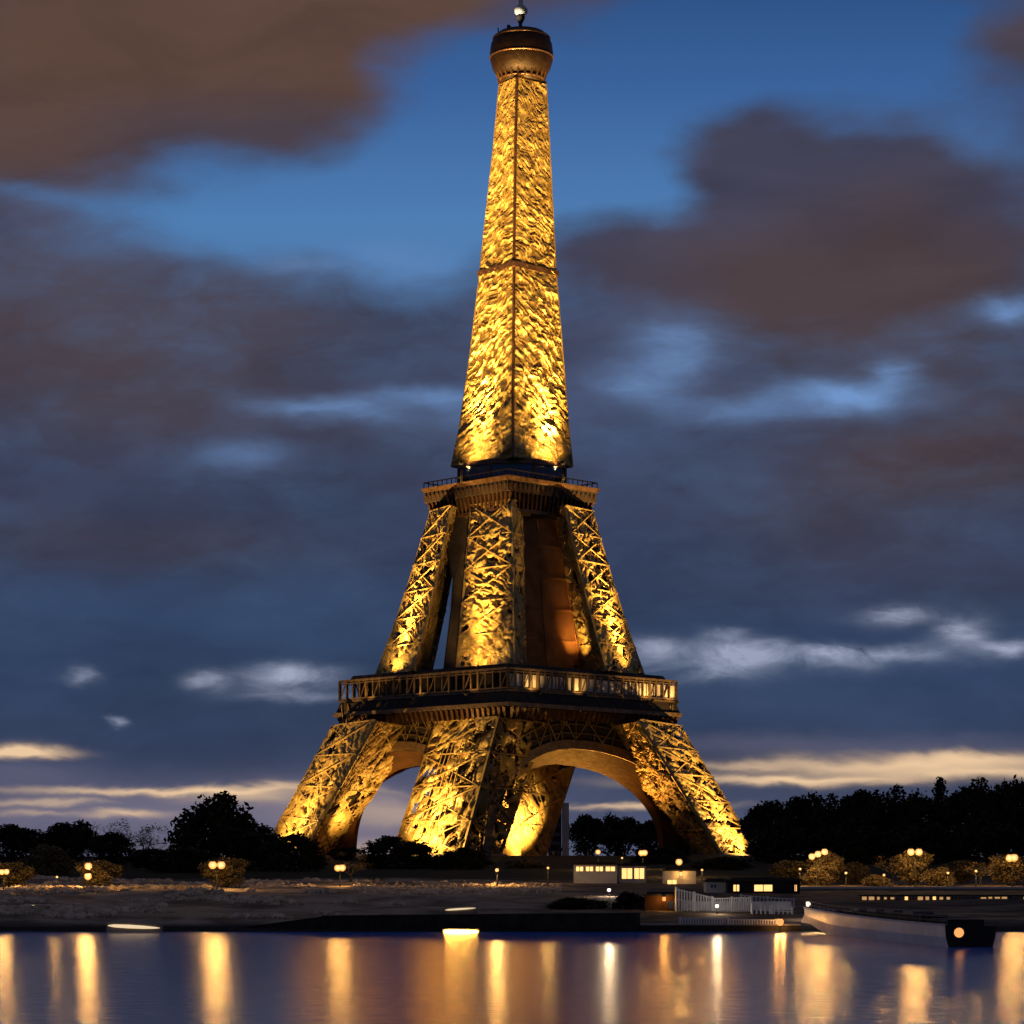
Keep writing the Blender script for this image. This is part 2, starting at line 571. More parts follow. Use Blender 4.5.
def ground_mat():
    m, t, b = mat('bank_ground')
    geo = t.node('ShaderNodeNewGeometry').outputs['Position']
    sp = t.node('ShaderNodeSeparateXYZ')
    t.put(sp.inputs[0], geo)
    n1 = t.noise(geo, 0.12, 6, 0.6, 0.3)
    n2 = t.noise(t.vm('MULTIPLY', geo, (0.05, 0.16, 0.3)), 1.0, 5, 0.6, 0.4)
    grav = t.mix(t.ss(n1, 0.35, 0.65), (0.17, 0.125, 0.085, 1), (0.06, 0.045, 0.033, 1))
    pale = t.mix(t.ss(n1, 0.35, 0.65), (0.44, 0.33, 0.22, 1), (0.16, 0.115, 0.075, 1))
    grav = t.mix(t.ss(sp.outputs[0], 25, -10), grav, pale)          # left bank painted paler to stand in for lamplight
    sand = t.mix(n1, (0.50, 0.37, 0.21, 1), (0.36, 0.26, 0.15, 1))
    # a sand spit at the foot of the left bank
    dx = t.math('DIVIDE', t.math('ADD', sp.outputs[0], 50), 22)
    dy = t.math('DIVIDE', t.math('SUBTRACT', sp.outputs[1], 362), 11)
    rr_ = t.math('ADD', t.math('ADD', t.math('MULTIPLY', dx, dx), t.math('MULTIPLY', dy, dy)), t.math('MULTIPLY', n1, 1.2))
    base = t.mix(t.ss(rr_, 1.8, 0.9), grav, sand)
    base = t.mix(t.math('MULTIPLY', t.ss(n2, 0.55, 0.68), 0.5), base, sand)
    mud = (0.03, 0.025, 0.02, 1)
    base = t.mix(t.ss(sp.outputs[2], 0.5, 1.2), mud, base)
    grass = t.mix(n1, (0.028, 0.027, 0.012, 1), (0.06, 0.05, 0.022, 1))
    base = t.mix(t.ss(t.math('MULTIPLY_ADD', n1, 60, sp.outputs[1]), 505, 545), base, grass)
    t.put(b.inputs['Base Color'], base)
    b.inputs['Roughness'].default_value = 0.95
    b.inputs['Specular IOR Level'].default_value = 0.08
    bp = t.node('ShaderNodeBump')
    bp.inputs['Distance'].default_value = 0.35
    t.put(bp.inputs['Height'], t.noise(geo, 0.9, 6, 0.7))
    t.put(b.inputs['Normal'], bp.outputs[0])
    return m


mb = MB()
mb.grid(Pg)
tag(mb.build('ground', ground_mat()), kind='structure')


def water_mat():
    m = bpy.data.materials.new('river_water')
    m.use_nodes = True
    t = NT(m.node_tree)
    out = t.node('ShaderNodeOutputMaterial')
    geo = t.node('ShaderNodeNewGeometry').outputs['Position']
    gl = t.node('ShaderNodeBsdfAnisotropic')
    gl.inputs['Color'].default_value = (0.95, 0.86, 0.66, 1)
    gl.inputs['Roughness'].default_value = 0.165
    gl.inputs['Anisotropy'].default_value = -0.62      # wavelets lie across the river
    tv = t.node('ShaderNodeCombineXYZ')
    tv.inputs[0].default_value = 1.0
    t.put(gl.inputs['Tangent'], tv.outputs[0])
    df = t.node('ShaderNodeBsdfDiffuse')
    df.inputs['Color'].default_value = (0.008, 0.20, 0.80, 1)
    bp = t.node('ShaderNodeBump')
    bp.inputs['Strength'].default_value = 1.0
    bp.inputs['Distance'].default_value = 0.045
    h = t.noise(t.vm('MULTIPLY', geo, (0.30, 0.75, 1)), 1.0, 3, 0.5, 0.3)
    t.put(bp.inputs['Height'], h)
    t.put(gl.inputs['Normal'], bp.outputs[0])
    mx = t.node('ShaderNodeMixShader')
    mx.inputs[0].default_value = 0.68
    t.t.links.new(df.outputs[0], mx.inputs[1])
    t.t.links.new(gl.outputs[0], mx.inputs[2])
    t.t.links.new(mx.outputs[0], out.inputs[0])
    return m


mb = MB()
yw = np.array([-300, 20, 80, 140, 200, 260, 320, 352.0])
xw = np.linspace(-2500, 2500, 21)
Yw, Xw = np.meshgrid(yw, xw, indexing='ij')
mb.grid(np.stack([Xw, Yw, np.zeros_like(Xw)], -1))
tag(mb.build('river', water_mat()), kind='structure')

# ------------------------------------------------------------------ the tower
TY = 900.0
TX = 0.0
TZ = 13.6
S9 = TY / F


def tp(px, dd, z):
    """point of the tower: bearing px, dd metres behind the axis, height z (world) -> local"""
    y = TY + dd
    return np.array(((px - 512.0) * y / F - TX, dd, z - TZ))


def zp(py):
    return CAMZ + (HOR - py) * S9


tower = thing('lattice_tower', 'tall golden floodlit iron lattice tower on four arched legs rising above the riverbank', 'tower', (TX, TY, TZ))


def relief(u, v, seed, theta, chaos, fine=1.0, cellk=1.0):
    """hammered strokes: ridges running along the direction theta, broken up by chaos"""
    w1 = (fbm(u / 7, v / 9, seed + 1, 3) - 0.5) * chaos * 9
    w2 = (fbm(u / 7, v / 9, seed + 2, 3) - 0.5) * chaos * 9
    c, s_ = math.cos(theta), math.sin(theta)
    a = (u + w1) * c + (v + w2) * s_
    b = -(u + w1) * s_ + (v + w2) * c
    n = fbm(a / (1.5 * fine) , b / (7.0 * fine), seed, 3, 0.55)
    ridge = 1 - np.abs(2 * n - 1) * 2.0
    cell = fbm(u / 3.2, v / 3.8, seed + 7, 3)
    return ridge * 0.75 + (cell - 0.5) * cellk, ridge + (cell - 0.5) * 0.8


def skin_strip(mb, Lpts, Rpts, seed, theta=0.8, chaos=0.6, amp=1.0, res=0.55, hole=0.0, flip=False, hole_bottom=None, panel=0.0, fine=1.0, cellk=1.0, boost=0.0):
    """relief-covered sheet between a left and a right edge (lists of points from bottom to top)"""
    Lp, Rp = np.array(Lpts), np.array(Rpts)
    mid = (Lp + Rp) / 2
    seg = np.linalg.norm(np.diff(mid, axis=0), axis=1)
    cum = np.concatenate([[0], np.cumsum(seg)])
    H = cum[-1]
    Wd = max(np.linalg.norm(Rp - Lp, axis=1))
    nv = max(8, int(H / res))
    nu = max(6, int(Wd / res))
    tv = np.linspace(0, H, nv)
    le = np.stack([np.interp(tv, cum, Lp[:, k]) for k in range(3)], -1)
    re = np.stack([np.interp(tv, cum, Rp[:, k]) for k in range(3)], -1)
    uu = np.linspace(0, 1, nu)
    P = le[:, None, :] * (1 - uu)[None, :, None] + re[:, None, :] * uu[None, :, None]
    wloc = np.linalg.norm(re - le, axis=1)
    U = (uu[None, :] - 0.5) * wloc[:, None]
    V = np.repeat(tv[:, None], nu, 1)
    ex = re - le
    ex /= np.linalg.norm(ex, axis=1)[:, None]
    ey = np.gradient((le + re) / 2, axis=0)
    ey /= np.linalg.norm(ey, axis=1)[:, None]
    nrm = np.cross(ex, ey)
    nrm /= np.linalg.norm(nrm, axis=1)[:, None]
    if flip:
        nrm = -nrm
    th = theta
    fv = fine * (1 + boost * 0.7 * np.clip(1 - V / H / 0.7, 0, 1))
    r, groove = relief(U, V, seed, th, chaos, fv, cellk)
    edge = np.minimum(np.clip(uu * nu / 3, 0, 1), np.clip((1 - uu) * nu / 3, 0, 1))[None, :]
    D = r * amp * (0.25 + 0.75 * edge) * (1 + boost * (1 - V / H))
    if panel:
        # framed panels: real grooves at regular heights
        gv = np.abs((V / panel) % 1 - 0.5) * 2
        D = D - np.clip(1 - (1 - gv) * panel / 0.9, 0, 1) * amp * 0.9
    P = P + nrm[:, None, :] * D[:, :, None]
    keep = None
    if hole > 0:
        hn = groove + (fbm(U / 9, V / 9, seed + 31, 2) - 0.5) * 1.2
        dens = hole if hole_bottom is None else hole_bottom + (hole - hole_bottom) * (V / H)
        thr = np.quantile(hn, np.clip(dens, 0, 1)) if np.isscalar(dens) else None
        if thr is None:
            srt = np.sort(hn.ravel())
            thr = srt[(np.clip(dens, 0, 0.999) * (srt.size - 1)).astype(int)]
        k = (hn > thr) | (edge < 0.3)
        keep = k[:-1, :-1]
    mb.grid(P, keep, True, flip)


def lat_face(mb, Lpts, Rpts, n, t, out, xb=True, sub=False):
    """X bracing and horizontals between two edges given as (bottom..top) lists; out = outward offset vector"""
    Lp, Rp = np.array(Lpts), np.array(Rpts)
    cum = np.linspace(0, 1, len(Lp))
    def at(P, f):
        return np.array([np.interp(f, cum, P[:, k]) for k in range(3)]) + out
    fs = np.linspace(0, 1, n + 1)
    for i, f in enumerate(fs):
        mb.bar(at(Lp, f), at(Rp, f), t * 1.2)
        if i < n:
            f2 = fs[i + 1]
            if xb:
                mb.bar(at(Lp, f), at(Rp, f2), t)
                mb.bar(at(Rp, f), at(Lp, f2), t)
            if sub:
                m0, m1 = (at(Lp, f) + at(Rp, f)) / 2, (at(Lp, f2) + at(Rp, f2)) / 2
                mb.bar(m0, m1, t * 0.8)


def outward(Lpts, Rpts, d, flip=False):
    Lp, Rp = np.array(Lpts), np.array(Rpts)
    n = np.cross(Rp[0] - Lp[0], Lp[-1] - Lp[0])
    n /= np.linalg.norm(n)
    return n * d * (-1 if flip else 1)


def edge_pts(p0, p1, n=6, bulge=0.0, axis=None):
    p0, p1 = np.array(p0), np.array(p1)
    f = np.linspace(0, 1, n)[:, None]
    P = p0 * (1 - f) + p1 * f
    if bulge:
        P[:, 0:2] *= (1 - bulge * np.sin(np.pi * f))
    return P


def make_leg(name, bot, top, seed, n, holes=0.10, amp=1.0, chaos=0.8, fine=1.15, slats=(), bulge=0.0, t=0.34, thetas=(0.7, -0.7, 0.7, -0.7), label=None, sub_name='lattice', skin_faces=(0, 1, 2, 3)):
    """bot/top: four corner points counter-clockwise seen from above, first the outermost"""
    E = [edge_pts(bot[k], top[k], 8, bulge) for k in range(4)]
    mb = MB()
    for k in skin_faces:
        a, b = E[k], E[(k + 1) % 4]
        skin_strip(mb, a, b, seed + k, thetas[k], chaos, amp, res=0.42, hole=holes * 1.1, hole_bottom=holes, panel=0, fine=fine)
    leg = mb.build(name, M['gilt'], tower)
    if label:
        leg['label'] = label
    lb = MB()
    for k in range(4):
        for j in range(len(E[k]) - 1):
            lb.bar(E[k][j], E[k][j + 1], t * 2.6)
    for k in range(4):
        a, b = E[k], E[(k + 1) % 4]
        o = outward(a, b, amp * 0.55)
        lat_face(lb, a, b, n, t, o, True, False)
        if k in slats:
            A, B = np.array(a), np.array(b)
            for f in np.linspace(0.30, 0.62, 6):
                p = A * (1 - f) + B * f + o * 1.15
                for j in range(0, len(p) - 2):
                    lb.bar(p[j], p[j + 1], t * 0.75)
    lb.build(sub_name, M['gilt_bar'], leg)
    kb = MB()
    sc_ = lambda Q: [(sum(Q) / 4) * 0.3 + np.array(q) * 0.7 for q in Q]
    kb.frustum(sc_(bot), sc_(top))
    kb.build('core', M['iron'], leg)  # dark block added inside to hide the sky and blacken the gaps
    return leg


zb, zt = TZ + 0.3, zp(727)
# corner order: counter-clockwise from above (x right, y away)
LEG = {
    'left': ([tp(266, 0, zb + 3), tp(302, -27, zb), tp(332, 0, zb), tp(300, 27, zb)],
             [tp(333, 0, zt), tp(377, -38, zt), tp(418, 0, zt), tp(377, 36, zt)]),
    'front': ([tp(462, -46, zb), tp(500, -26, zb), tp(440, 2, zb), tp(393, -20, zb)],
              [tp(499, -58, zt), tp(545, -28, zt), tp(490, 4, zt), tp(437, -26, zt)]),
    'right': ([tp(760, 0, zb), tp(724, 28, zb), tp(692, 0, zb), tp(722, -28, zb)],
              [tp(680, 0, zt), tp(640, 36, zt), tp(602, 0, zt), tp(638, -38, zt)]),
    'back': ([tp(520, 60, zb), tp(494, 45, zb), tp(520, 30, zb), tp(545, 45, zb)],
             [tp(512, 62, zt), tp(460, 30, zt), tp(515, 4, zt), tp(585, 30, zt)]),
}
make_leg('leg', *LEG['left'], 11, 4, 0.22, 1.4, 1.0, fine=1.4)
make_leg('leg', *LEG['front'], 23, 4, 0.32, 1.7, 1.3, fine=1.6, slats=(3,))
make_leg('leg', *LEG['right'], 37, 5, 0.20, 1.5, 0.9, fine=1.4, thetas=(1.4, 1.4, 1.4, 1.4))
make_leg('leg', *LEG['back'], 51, 4, 0.06, 0.9, 0.8)
# masonry piers under the legs
for key in ('left', 'front', 'right', 'back'):
    b4 = LEG[key][0]
    c = sum(b4) / 4
    mb = MB()
    q0 = [np.array((c[0] + (p[0] - c[0]) * 1.35, c[1] + (p[1] - c[1]) * 1.35, -3.0)) for p in b4]
    q1 = [np.array((c[0] + (p[0] - c[0]) * 1.12, c[1] + (p[1] - c[1]) * 1.12, 0.6)) for p in b4]
    mb.frustum(q0, q1)
    mb.build('pier', M['stone'], tower)


# arches -----------------------------------------------------------------------
def plane_fn(a, b):
    """a, b: plan points (local x,y); returns fn(s in 0..1, z) -> local point, and the inward normal"""
    a, b = np.array(a[:2]), np.array(b[:2])
    d = b - a
    n = np.array((-d[1], d[0]))
    n /= np.linalg.norm(n)
    if np.dot(n, -(a + b) / 2) < 0:
        n = -n
    return (lambda s, z, back=0.0: np.array((*(a + d * s + n * back), z))), n


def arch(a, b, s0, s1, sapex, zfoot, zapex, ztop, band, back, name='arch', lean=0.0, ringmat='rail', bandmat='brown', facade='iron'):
    fn, n = plane_fn(a, b)
    N = 48
    th = np.linspace(0, math.pi, N)
    def curve(shr, bk):
        pts = []
        for t in th:
            c, s_ = math.cos(t), math.sin(t)
            half = (sapex - s0) if c > 0 else (s1 - sapex)
            s = sapex - half * c * (1 - shr)
            z = zfoot + (zapex * 1.0 - zfoot) * (s_ ** 0.85) * (1 - shr * 0.9) if shr else zfoot + (zapex - zfoot) * (s_ ** 0.85)
            pts.append((s, z, bk))
        return pts
    # facade above the arch (spandrel wall) with thickness
    mb = MB()
    cv = curve(0, 0)
    for bk in (0.0, 1.2):
        V, Fc = [], []
        for (s, z, _) in cv:
            V.append(fn(s, z, bk))
            V.append(fn(min(max(s, 0.0), 1.0), ztop, bk))
        for i in range(N - 1):
            q = (2 * i, 2 * i + 2, 2 * i + 3, 2 * i + 1)
            Fc.append(q if bk == 0 else q[::-1])
        mb.add(V, Fc)
    A = mb.build(name, M[facade], tower)
    # ring along the edge
    rb = MB()
    outer = [(s, z + 0) for (s, z, _) in cv]
    ring_o = curve(-0.09, 0)
    V, Fc = [], []
    for (s, z, _), (s2, z2, _) in zip(cv, ring_o):
        V += [fn(s, z, -0.9), fn(s2, z2, -0.9), fn(s2, z2, 0.1), fn(s, z, 0.1)]
    for i in range(N - 1):
        k = 4 * i
        for e in range(4):
            Fc.append((k + e, k + (e + 1) % 4, k + 4 + (e + 1) % 4, k + 4 + e))
    rb.add(V, Fc)
    # scroll work radiating from the ring
    for i in range(2, N - 2, 2):
        s, z, _ = ring_o[i]
        p = fn(s, z, -0.8)
        q = fn(min(max(s + (s - sapex) * 0.12, 0.0), 1.0), min(z + 6.5 + 2 * math.sin(i * 1.7), ztop - 0.5), -0.5)
        rb.bar(p, q, 0.35)
    for j in range(3):
        rr = curve(-0.16 - 0.09 * j, 0)
        pts = [fn(min(max(s, -0.02), 1.02), min(z, ztop - 0.4), -0.55) for s, z, _ in rr]
        for i in range(4, N - 5):
            rb.bar(pts[i], pts[i + 1], 0.3)
    rb.build('ring', M[ringmat], A)
    ob = MB()
    for i in range(3, N - 6, 3):
        s, z, _ = ring_o[i]
        s2, z2_, _ = ring_o[i + 3]
        s, s2 = min(max(s, 0), 1), min(max(s2, 0), 1)
        hi = ztop - 0.6
        if hi - z > 2 and abs(s2 - s) > 1e-3:
            ob.bar(fn(s, z, -0.4), fn(s2, hi, -0.4), 0.28)
            ob.bar(fn(s2, z2_, -0.4), fn(s, hi, -0.4), 0.28)
            R_ = min(2.2, 0.3 * (hi - max(z, z2_)))
            c_ = fn((s + s2) / 2, (max(z, z2_) + hi) / 2, -0.5)
            e_ = fn(1, 0) - fn(0, 0)
            e_ /= np.linalg.norm(e_)
            pts = [c_ + e_ * R_ * (1 - k / 26) * math.cos(k * 0.6 + i) + np.array((0, 0, R_ * (1 - k / 26) * math.sin(k * 0.6 + i))) for k in range(18)]
            ob.tube(pts, 0.16, 5)
    ob.build('tracery', M['gilt_bar'], A)
    # funnel-shaped soffit band
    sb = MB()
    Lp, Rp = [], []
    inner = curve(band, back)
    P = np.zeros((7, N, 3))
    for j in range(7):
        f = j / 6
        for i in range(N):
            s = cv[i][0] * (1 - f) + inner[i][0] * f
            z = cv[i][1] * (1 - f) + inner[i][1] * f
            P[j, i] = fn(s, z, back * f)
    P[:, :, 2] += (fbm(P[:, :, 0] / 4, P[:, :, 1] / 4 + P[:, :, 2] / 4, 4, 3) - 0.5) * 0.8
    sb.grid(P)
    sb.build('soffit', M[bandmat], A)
    return A


ztop1 = zp(704) - TZ
# between front and right legs
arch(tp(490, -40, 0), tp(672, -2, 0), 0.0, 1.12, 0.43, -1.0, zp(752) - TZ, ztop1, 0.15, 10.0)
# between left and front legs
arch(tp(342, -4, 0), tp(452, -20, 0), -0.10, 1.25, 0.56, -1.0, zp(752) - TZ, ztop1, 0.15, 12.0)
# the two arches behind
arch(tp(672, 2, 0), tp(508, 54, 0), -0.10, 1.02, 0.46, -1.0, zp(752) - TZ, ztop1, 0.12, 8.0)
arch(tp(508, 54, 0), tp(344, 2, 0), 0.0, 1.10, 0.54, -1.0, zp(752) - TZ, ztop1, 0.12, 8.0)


def sq(hl, hr, hf, hb, z, cx=508):
    """platform ring: left and right half-widths in px, front/back depth in metres"""
    return [tp(cx - hl, 0, z), tp(cx, -hf, z), tp(cx + hr, 0, z), tp(cx, hb, z)]


def lerp(a, b, f):
    return a * (1 - f) + b * f


# first platform -----------------------------------------------------------------
mb = MB()
mb.frustum(sq(172, 172, 61.5, 61.5, zp(713)), sq(168, 168, 60, 60, zp(703)))
deck1 = mb.build('first_platform', M['iron'], tower)
mb = MB()
mb.frustum(sq(175, 174, 62.2, 62.2, zp(717)), sq(175, 174, 62.2, 62.2, zp(713.2)))
mb.frustum(sq(169, 170, 60.4, 60.4, zp(702.8)), sq(169, 170, 60.4, 60.4, zp(701)))
mb.build('cornice', M['rail'], deck1)
# corbels below the cornice
cb = MB()
r0, r1 = sq(171, 171, 60.8, 60.8, zp(717.2)), sq(167, 167, 59.4, 59.4, zp(727))
for k in range(4):
    for i in range(34):
        f = (i + 0.5) / 34
        a, b = lerp(r0[k], r0[(k + 1) % 4], f), lerp(r1[k], r1[(k + 1) % 4], f)
        cb.bar(b, a, 0.9, 1.5)
cb.build('corbel_row', M['bronze'], deck1)
# railing: posts, rails, balusters; pale screen along the right side
zr0, zr1 = zp(700.8), zp(681.5)
rb = MB()
q0, q1 = sq(168, 168, 60, 60, zr0), sq(168, 168, 60, 60, zr1)
for k in range(4):
    a0, b0, a1, b1 = q0[k], q0[(k + 1) % 4], q1[k], q1[(k + 1) % 4]
    rb.bar(a1, b1, 0.7)
    rb.bar(lerp(a0, a1, 0.86), lerp(b0, b1, 0.86), 0.35)
    rb.bar(lerp(a0, a1, 0.06), lerp(b0, b1, 0.06), 0.5)
    for i in range(25):
        f = i / 24
        rb.bar(lerp(a0, b0, f), lerp(a1, b1, f), 0.8 if i % 4 == 0 else 0.5)
    for i in range(24):
        if (i * 7 + k) % 5 < 2:
            f, f2 = i / 24, (i + 1) / 24
            rb.bar(lerp(a0, b0, f), lerp(a1, b1, f2), 0.3)
rb.build('railing', M['rail'], deck1)
sb = MB()
a0, b0 = sq(167, 167, 59.3, 59.3, zp(698))[1:3]
a1, b1 = sq(167, 167, 59.3, 59.3, zp(686))[1:3]
for i in range(22):
    f, f2 = (i + 0.08) / 22, (i + 0.92) / 22
    n = np.array((-0.7, 0.7, 0)) * 0.25
    p = [lerp(a0, b0, f), lerp(a0, b0, f2), lerp(a1, b1, f2), lerp(a1, b1, f)]
    sb.frustum(p, [x + n for x in p])
sb.build('screen', M['pale'], deck1)
# gallery behind the railing, the inner hall
gb = MB()
gb.frustum(sq(150, 150, 53, 53, zp(700.9)), sq(150, 150, 53, 53, zp(682)))
gb.frustum(sq(160, 160, 57, 57, zp(681.9)), sq(155, 155, 55, 55, zp(676)))
gb.build('gallery', M['iron'], deck1)

# upper legs -----------------------------------------------------------------------
zb2, zt2 = zp(676), zp(512)
UP = {
    'left': ([tp(376, 0, zb2), tp(414, -24, zb2), tp(430, 0, zb2), tp(404, 20, zb2)],
             [tp(431, 0, zt2), tp(452, -15, zt2), tp(462, 0, zt2), tp(447, 13, zt2)]),
    'front': ([tp(515, -47, zb2), tp(525, -36, zb2), tp(505, -2, zb2), tp(457, -26, zb2)],
              [tp(512, -29, zt2), tp(521, -20, zt2), tp(505, 0, zt2), tp(472, -15, zt2)]),
    'right': ([tp(644, 0, zb2), tp(610, 22, zb2), tp(574, 0, zb2), tp(606, -24, zb2)],
              [tp(592, 0, zt2), tp(568, 15, zt2), tp(548, 0, zt2), tp(564, -15, zt2)]),
    'back': ([tp(515, 48, zb2), tp(470, 26, zb2), tp(515, 4, zb2), tp(556, 26, zb2)],
             [tp(512, 29, zt2), tp(482, 15, zt2), tp(512, 3, zt2), tp(540, 15, zt2)]),
}
make_leg('upper_leg', *UP['left'], 61, 6, 0.12, 1.1, 0.9, t=0.3, bulge=0.02)
make_leg('upper_leg', *UP['front'], 73, 5, 0.07, 1.3, 1.3, t=0.3, thetas=(0.7, 0.7, 0.7, 1.2))
make_leg('upper_leg', *UP['right'], 87, 6, 0.13, 1.3, 1.0, t=0.3, bulge=0.02)
make_leg('upper_leg', *UP['back'], 97, 5, 0.06, 0.8, 0.8, t=0.3)
# brown lift shaft wall between the front and right upper legs
pb_ = MB()
x0, x1 = tp(518, -30, zb2), tp(582, -9, zb2)
x2, x3 = tp(556, -8, zp(520)), tp(520, -19, zp(520))
skin_strip(pb_, [x0, x3], [x1, x2], 5, 0.2, 0.2, 0.25, res=1.2)
for f in np.linspace(0, 1, 6):
    pb_.bar(lerp(x0, x3, f), lerp(x1, x2, f), 0.7)
for f in (0, 0.45, 1):
    pb_.bar(lerp(x0, x1, f), lerp(x3, x2, f), 0.9)
pb_.build('lift_shaft', M['copper'], tower)

gp = MB()
g3 = [tp(440, -8, zp(513)), tp(478, -12, zp(513)), tp(468, -18, zp(590)), tp(463, -24, zp(679)), tp(444, -24, zp(679)), tp(452, -20, zp(615)), tp(454, -18, zp(585)), tp(446, -12, zp(552))]
gp.frustum(g3, [q + np.array((0.9, 0.9, 0)) for q in g3])
for k in range(8):
    gp.bar(g3[k], g3[(k + 1) % 8], 0.7)
gp.build('gusset', M['iron'], tower)

# second platform ----------------------------------------------------------------------
mb = MB()
mb.frustum(sq(84, 88, 31, 31, zp(503)), sq(84, 89, 31.2, 31.2, zp(493.4)))
deck2 = mb.build('second_platform', M['iron'], tower)
mb = MB()
mb.frustum(sq(84, 89, 31.6, 31.6, zp(493.2)), sq(88, 93, 32.8, 32.8, zp(489)))
mb.build('cornice', M['bronze'], deck2)
sl = MB()
r0, r1 = sq(84, 88, 31.2, 31.2, zp(496)), sq(76, 82, 28.8, 28.8, zp(520))
for k in range(4):
    for i in range(20):
        f = (i + 0.5) / 20
        sl.bar(lerp(r1[k], r1[(k + 1) % 4], f), lerp(r0[k], r0[(k + 1) % 4], f), 0.8)
    sl.bar(r1[k], r1[(k + 1) % 4], 1.2)
sl.build('bracket_row', M['bronze'], deck2)
ib = MB()
ib.frustum(sq(74, 78, 27, 27, zp(524)), sq(78, 83, 29, 29, zp(503.5)))
ib.build('soffit', M['iron'], deck2)
rb = MB()
q0, q1 = sq(84, 89, 31.5, 31.5, zp(488.8)), sq(84, 89, 31.5, 31.5, zp(483))
for k in range(4):
    rb.bar(q1[k], q1[(k + 1) % 4], 0.35)
    for i in range(19):
        f = i / 18
        rb.bar(lerp(q0[k], q0[(k + 1) % 4], f), lerp(q1[k], q1[(k + 1) % 4], f), 0.25)
rb.build('railing', M['rail'], deck2)
# glazed pavilion on the second platform
pv = MB()
def octo(r, z, cx=512):
    c = tp(cx, 0, z)
    return [c + np.array((r * math.cos(math.pi / 8 + k * math.pi / 4), r * math.sin(math.pi / 8 + k * math.pi / 4), 0)) for k in range(8)]
pv.frustum(octo(20.8, zp(488.8)), octo(20.8, zp(485)))
pv.frustum(octo(20.8, zp(472)), octo(20.4, zp(467)))
for k in range(8):
    pv.bar(octo(20.4, zp(486))[k], octo(20.4, zp(471))[k], 0.8)
pav = pv.build('pavilion', M['bronze'], tower)
gl = MB()
gl.frustum(octo(20.0, zp(484.9)), octo(20.0, zp(472.1)))
gl.build('glazing', M['glass'], pav)

# spire -----------------------------------------------------------------------------------
LV = [(467, 452, 513, 572), (430, 460, 513, 568), (355, 471, 513.5, 562), (270, 481, 514, 555), (230, 485, 514.5, 553), (150, 494, 515.5, 549), (85, 500, 517, 545.5)]
Lc, Fc_, Rc, Bc = [], [], [], []
for (py, l, f, r) in LV:
    z = zp(py)
    h = (r - l) / 2 * S9
    c = (l + r) / 2
    Lc.append(tp(l, 0, z))
    Fc_.append(tp(f, -h, z))
    Rc.append(tp(r, 0, z))
    Bc.append(tp(c, h, z))
sp = MB()
skin_strip(sp, Lc, Fc_, 101, -0.8, 0.7, 1.0, res=0.33, hole=0.0, hole_bottom=0.26, fine=0.86, cellk=0.85, boost=0.9)
skin_strip(sp, Fc_, Rc, 107, 0.8, 0.8, 1.05, res=0.33, hole=0.0, hole_bottom=0.22, fine=0.88, cellk=1.05, boost=0.9)
skin_strip(sp, Rc, Bc, 113, 0.75, 0.5, 0.8, res=0.7, hole=0.02)
skin_strip(sp, Bc, Lc, 119, -0.75, 0.5, 0.8, res=0.7, hole=0.02)
spire = sp.build('spire', M['gilt'], tower)
lb = MB()
def resamp(P, n):
    P = np.array(P)
    f = np.linspace(0, 1, n)
    cum = np.concatenate([[0], np.cumsum(np.linalg.norm(np.diff(P, axis=0), axis=1))])
    cum /= cum[-1]
    return np.stack([np.interp(f, cum, P[:, k]) for k in range(3)], -1)
for e in (Lc, Rc, Bc):
    for j in range(len(e) - 1):
        lb.bar(e[j], e[j + 1], 0.8)
seam = MB()
for j in range(len(Fc_) - 1):
    seam.bar(Fc_[j] - np.array((0, 0.35, 0)), Fc_[j + 1] - np.array((0, 0.35, 0)), 0.7)
seam.build('corner_rib', M['bronze'], spire)
for a, b in ((Lc, Fc_), (Fc_, Rc), (Rc, Bc), (Bc, Lc)):
    o = outward(a, b, 0.35)
    lat_face(lb, resamp(a, 17), resamp(b, 17), 16, 0.22, o)
lb.build('lattice', M['gilt_bar'], spire)
# mid-height band
bb = MB()
zq = zp(272)
hq = (555 - 481) / 2 * S9 + 2.0
bb.frustum([tp(477, 0, zq - 1.4), tp(514, -hq, zq - 1.4), tp(559, 0, zq - 1.4), tp(518, hq, zq - 1.4)],
           [tp(477, 0, zq + 0.4), tp(514, -hq, zq + 0.4), tp(559, 0, zq + 0.4), tp(518, hq, zq + 0.4)])
bb.build('intermediate_platform', M['bronze'], tower)

# top cabin and antenna ---------------------------------------------------------------------
ct = tp(521.5, 0, 0)
cz = lambda py: zp(py) - TZ
def S(px):
    return px * S9
cb = MB()
cb.lathe([(S(20), cz(83)), (S(21), cz(78)), (S(26), cz(74)), (S(29.3), cz(68)), (S(31.2), cz(61)), (S(31.6), cz(53)), (S(30.6), cz(45)), (S(27.8), cz(38.5)), (S(23.5), cz(34)), (S(17), cz(31.8)), (S(8), cz(30.6))],
         (ct[0], ct[1], 0), 40)
cabin = cb.build('top_cabin', M['darkbronze'], tower)
rb = MB()
for py, r in ((58, 31.2), (39, 28.0)):
    pts = [(ct[0] + S(r) * math.cos(a), ct[1] + S(r) * math.sin(a), cz(py)) for a in np.linspace(0, 2 * math.pi, 37)]
    rb.tube(pts, 0.45, 6)
rb.build('rim', M['bronze'], cabin)
bl = MB()
for py in (66, 80):
    pts = [(ct[0] + S(26.5) * math.cos(a), ct[1] + S(26.5) * math.sin(a), cz(py)) for a in np.linspace(0, 2 * math.pi, 37)]
    if py == 80:
        pts = [(ct[0] + S(22) * math.cos(a), ct[1] + S(22) * math.sin(a), cz(py)) for a in np.linspace(0, 2 * math.pi, 37)]
    bl.tube(pts, 0.5, 6)
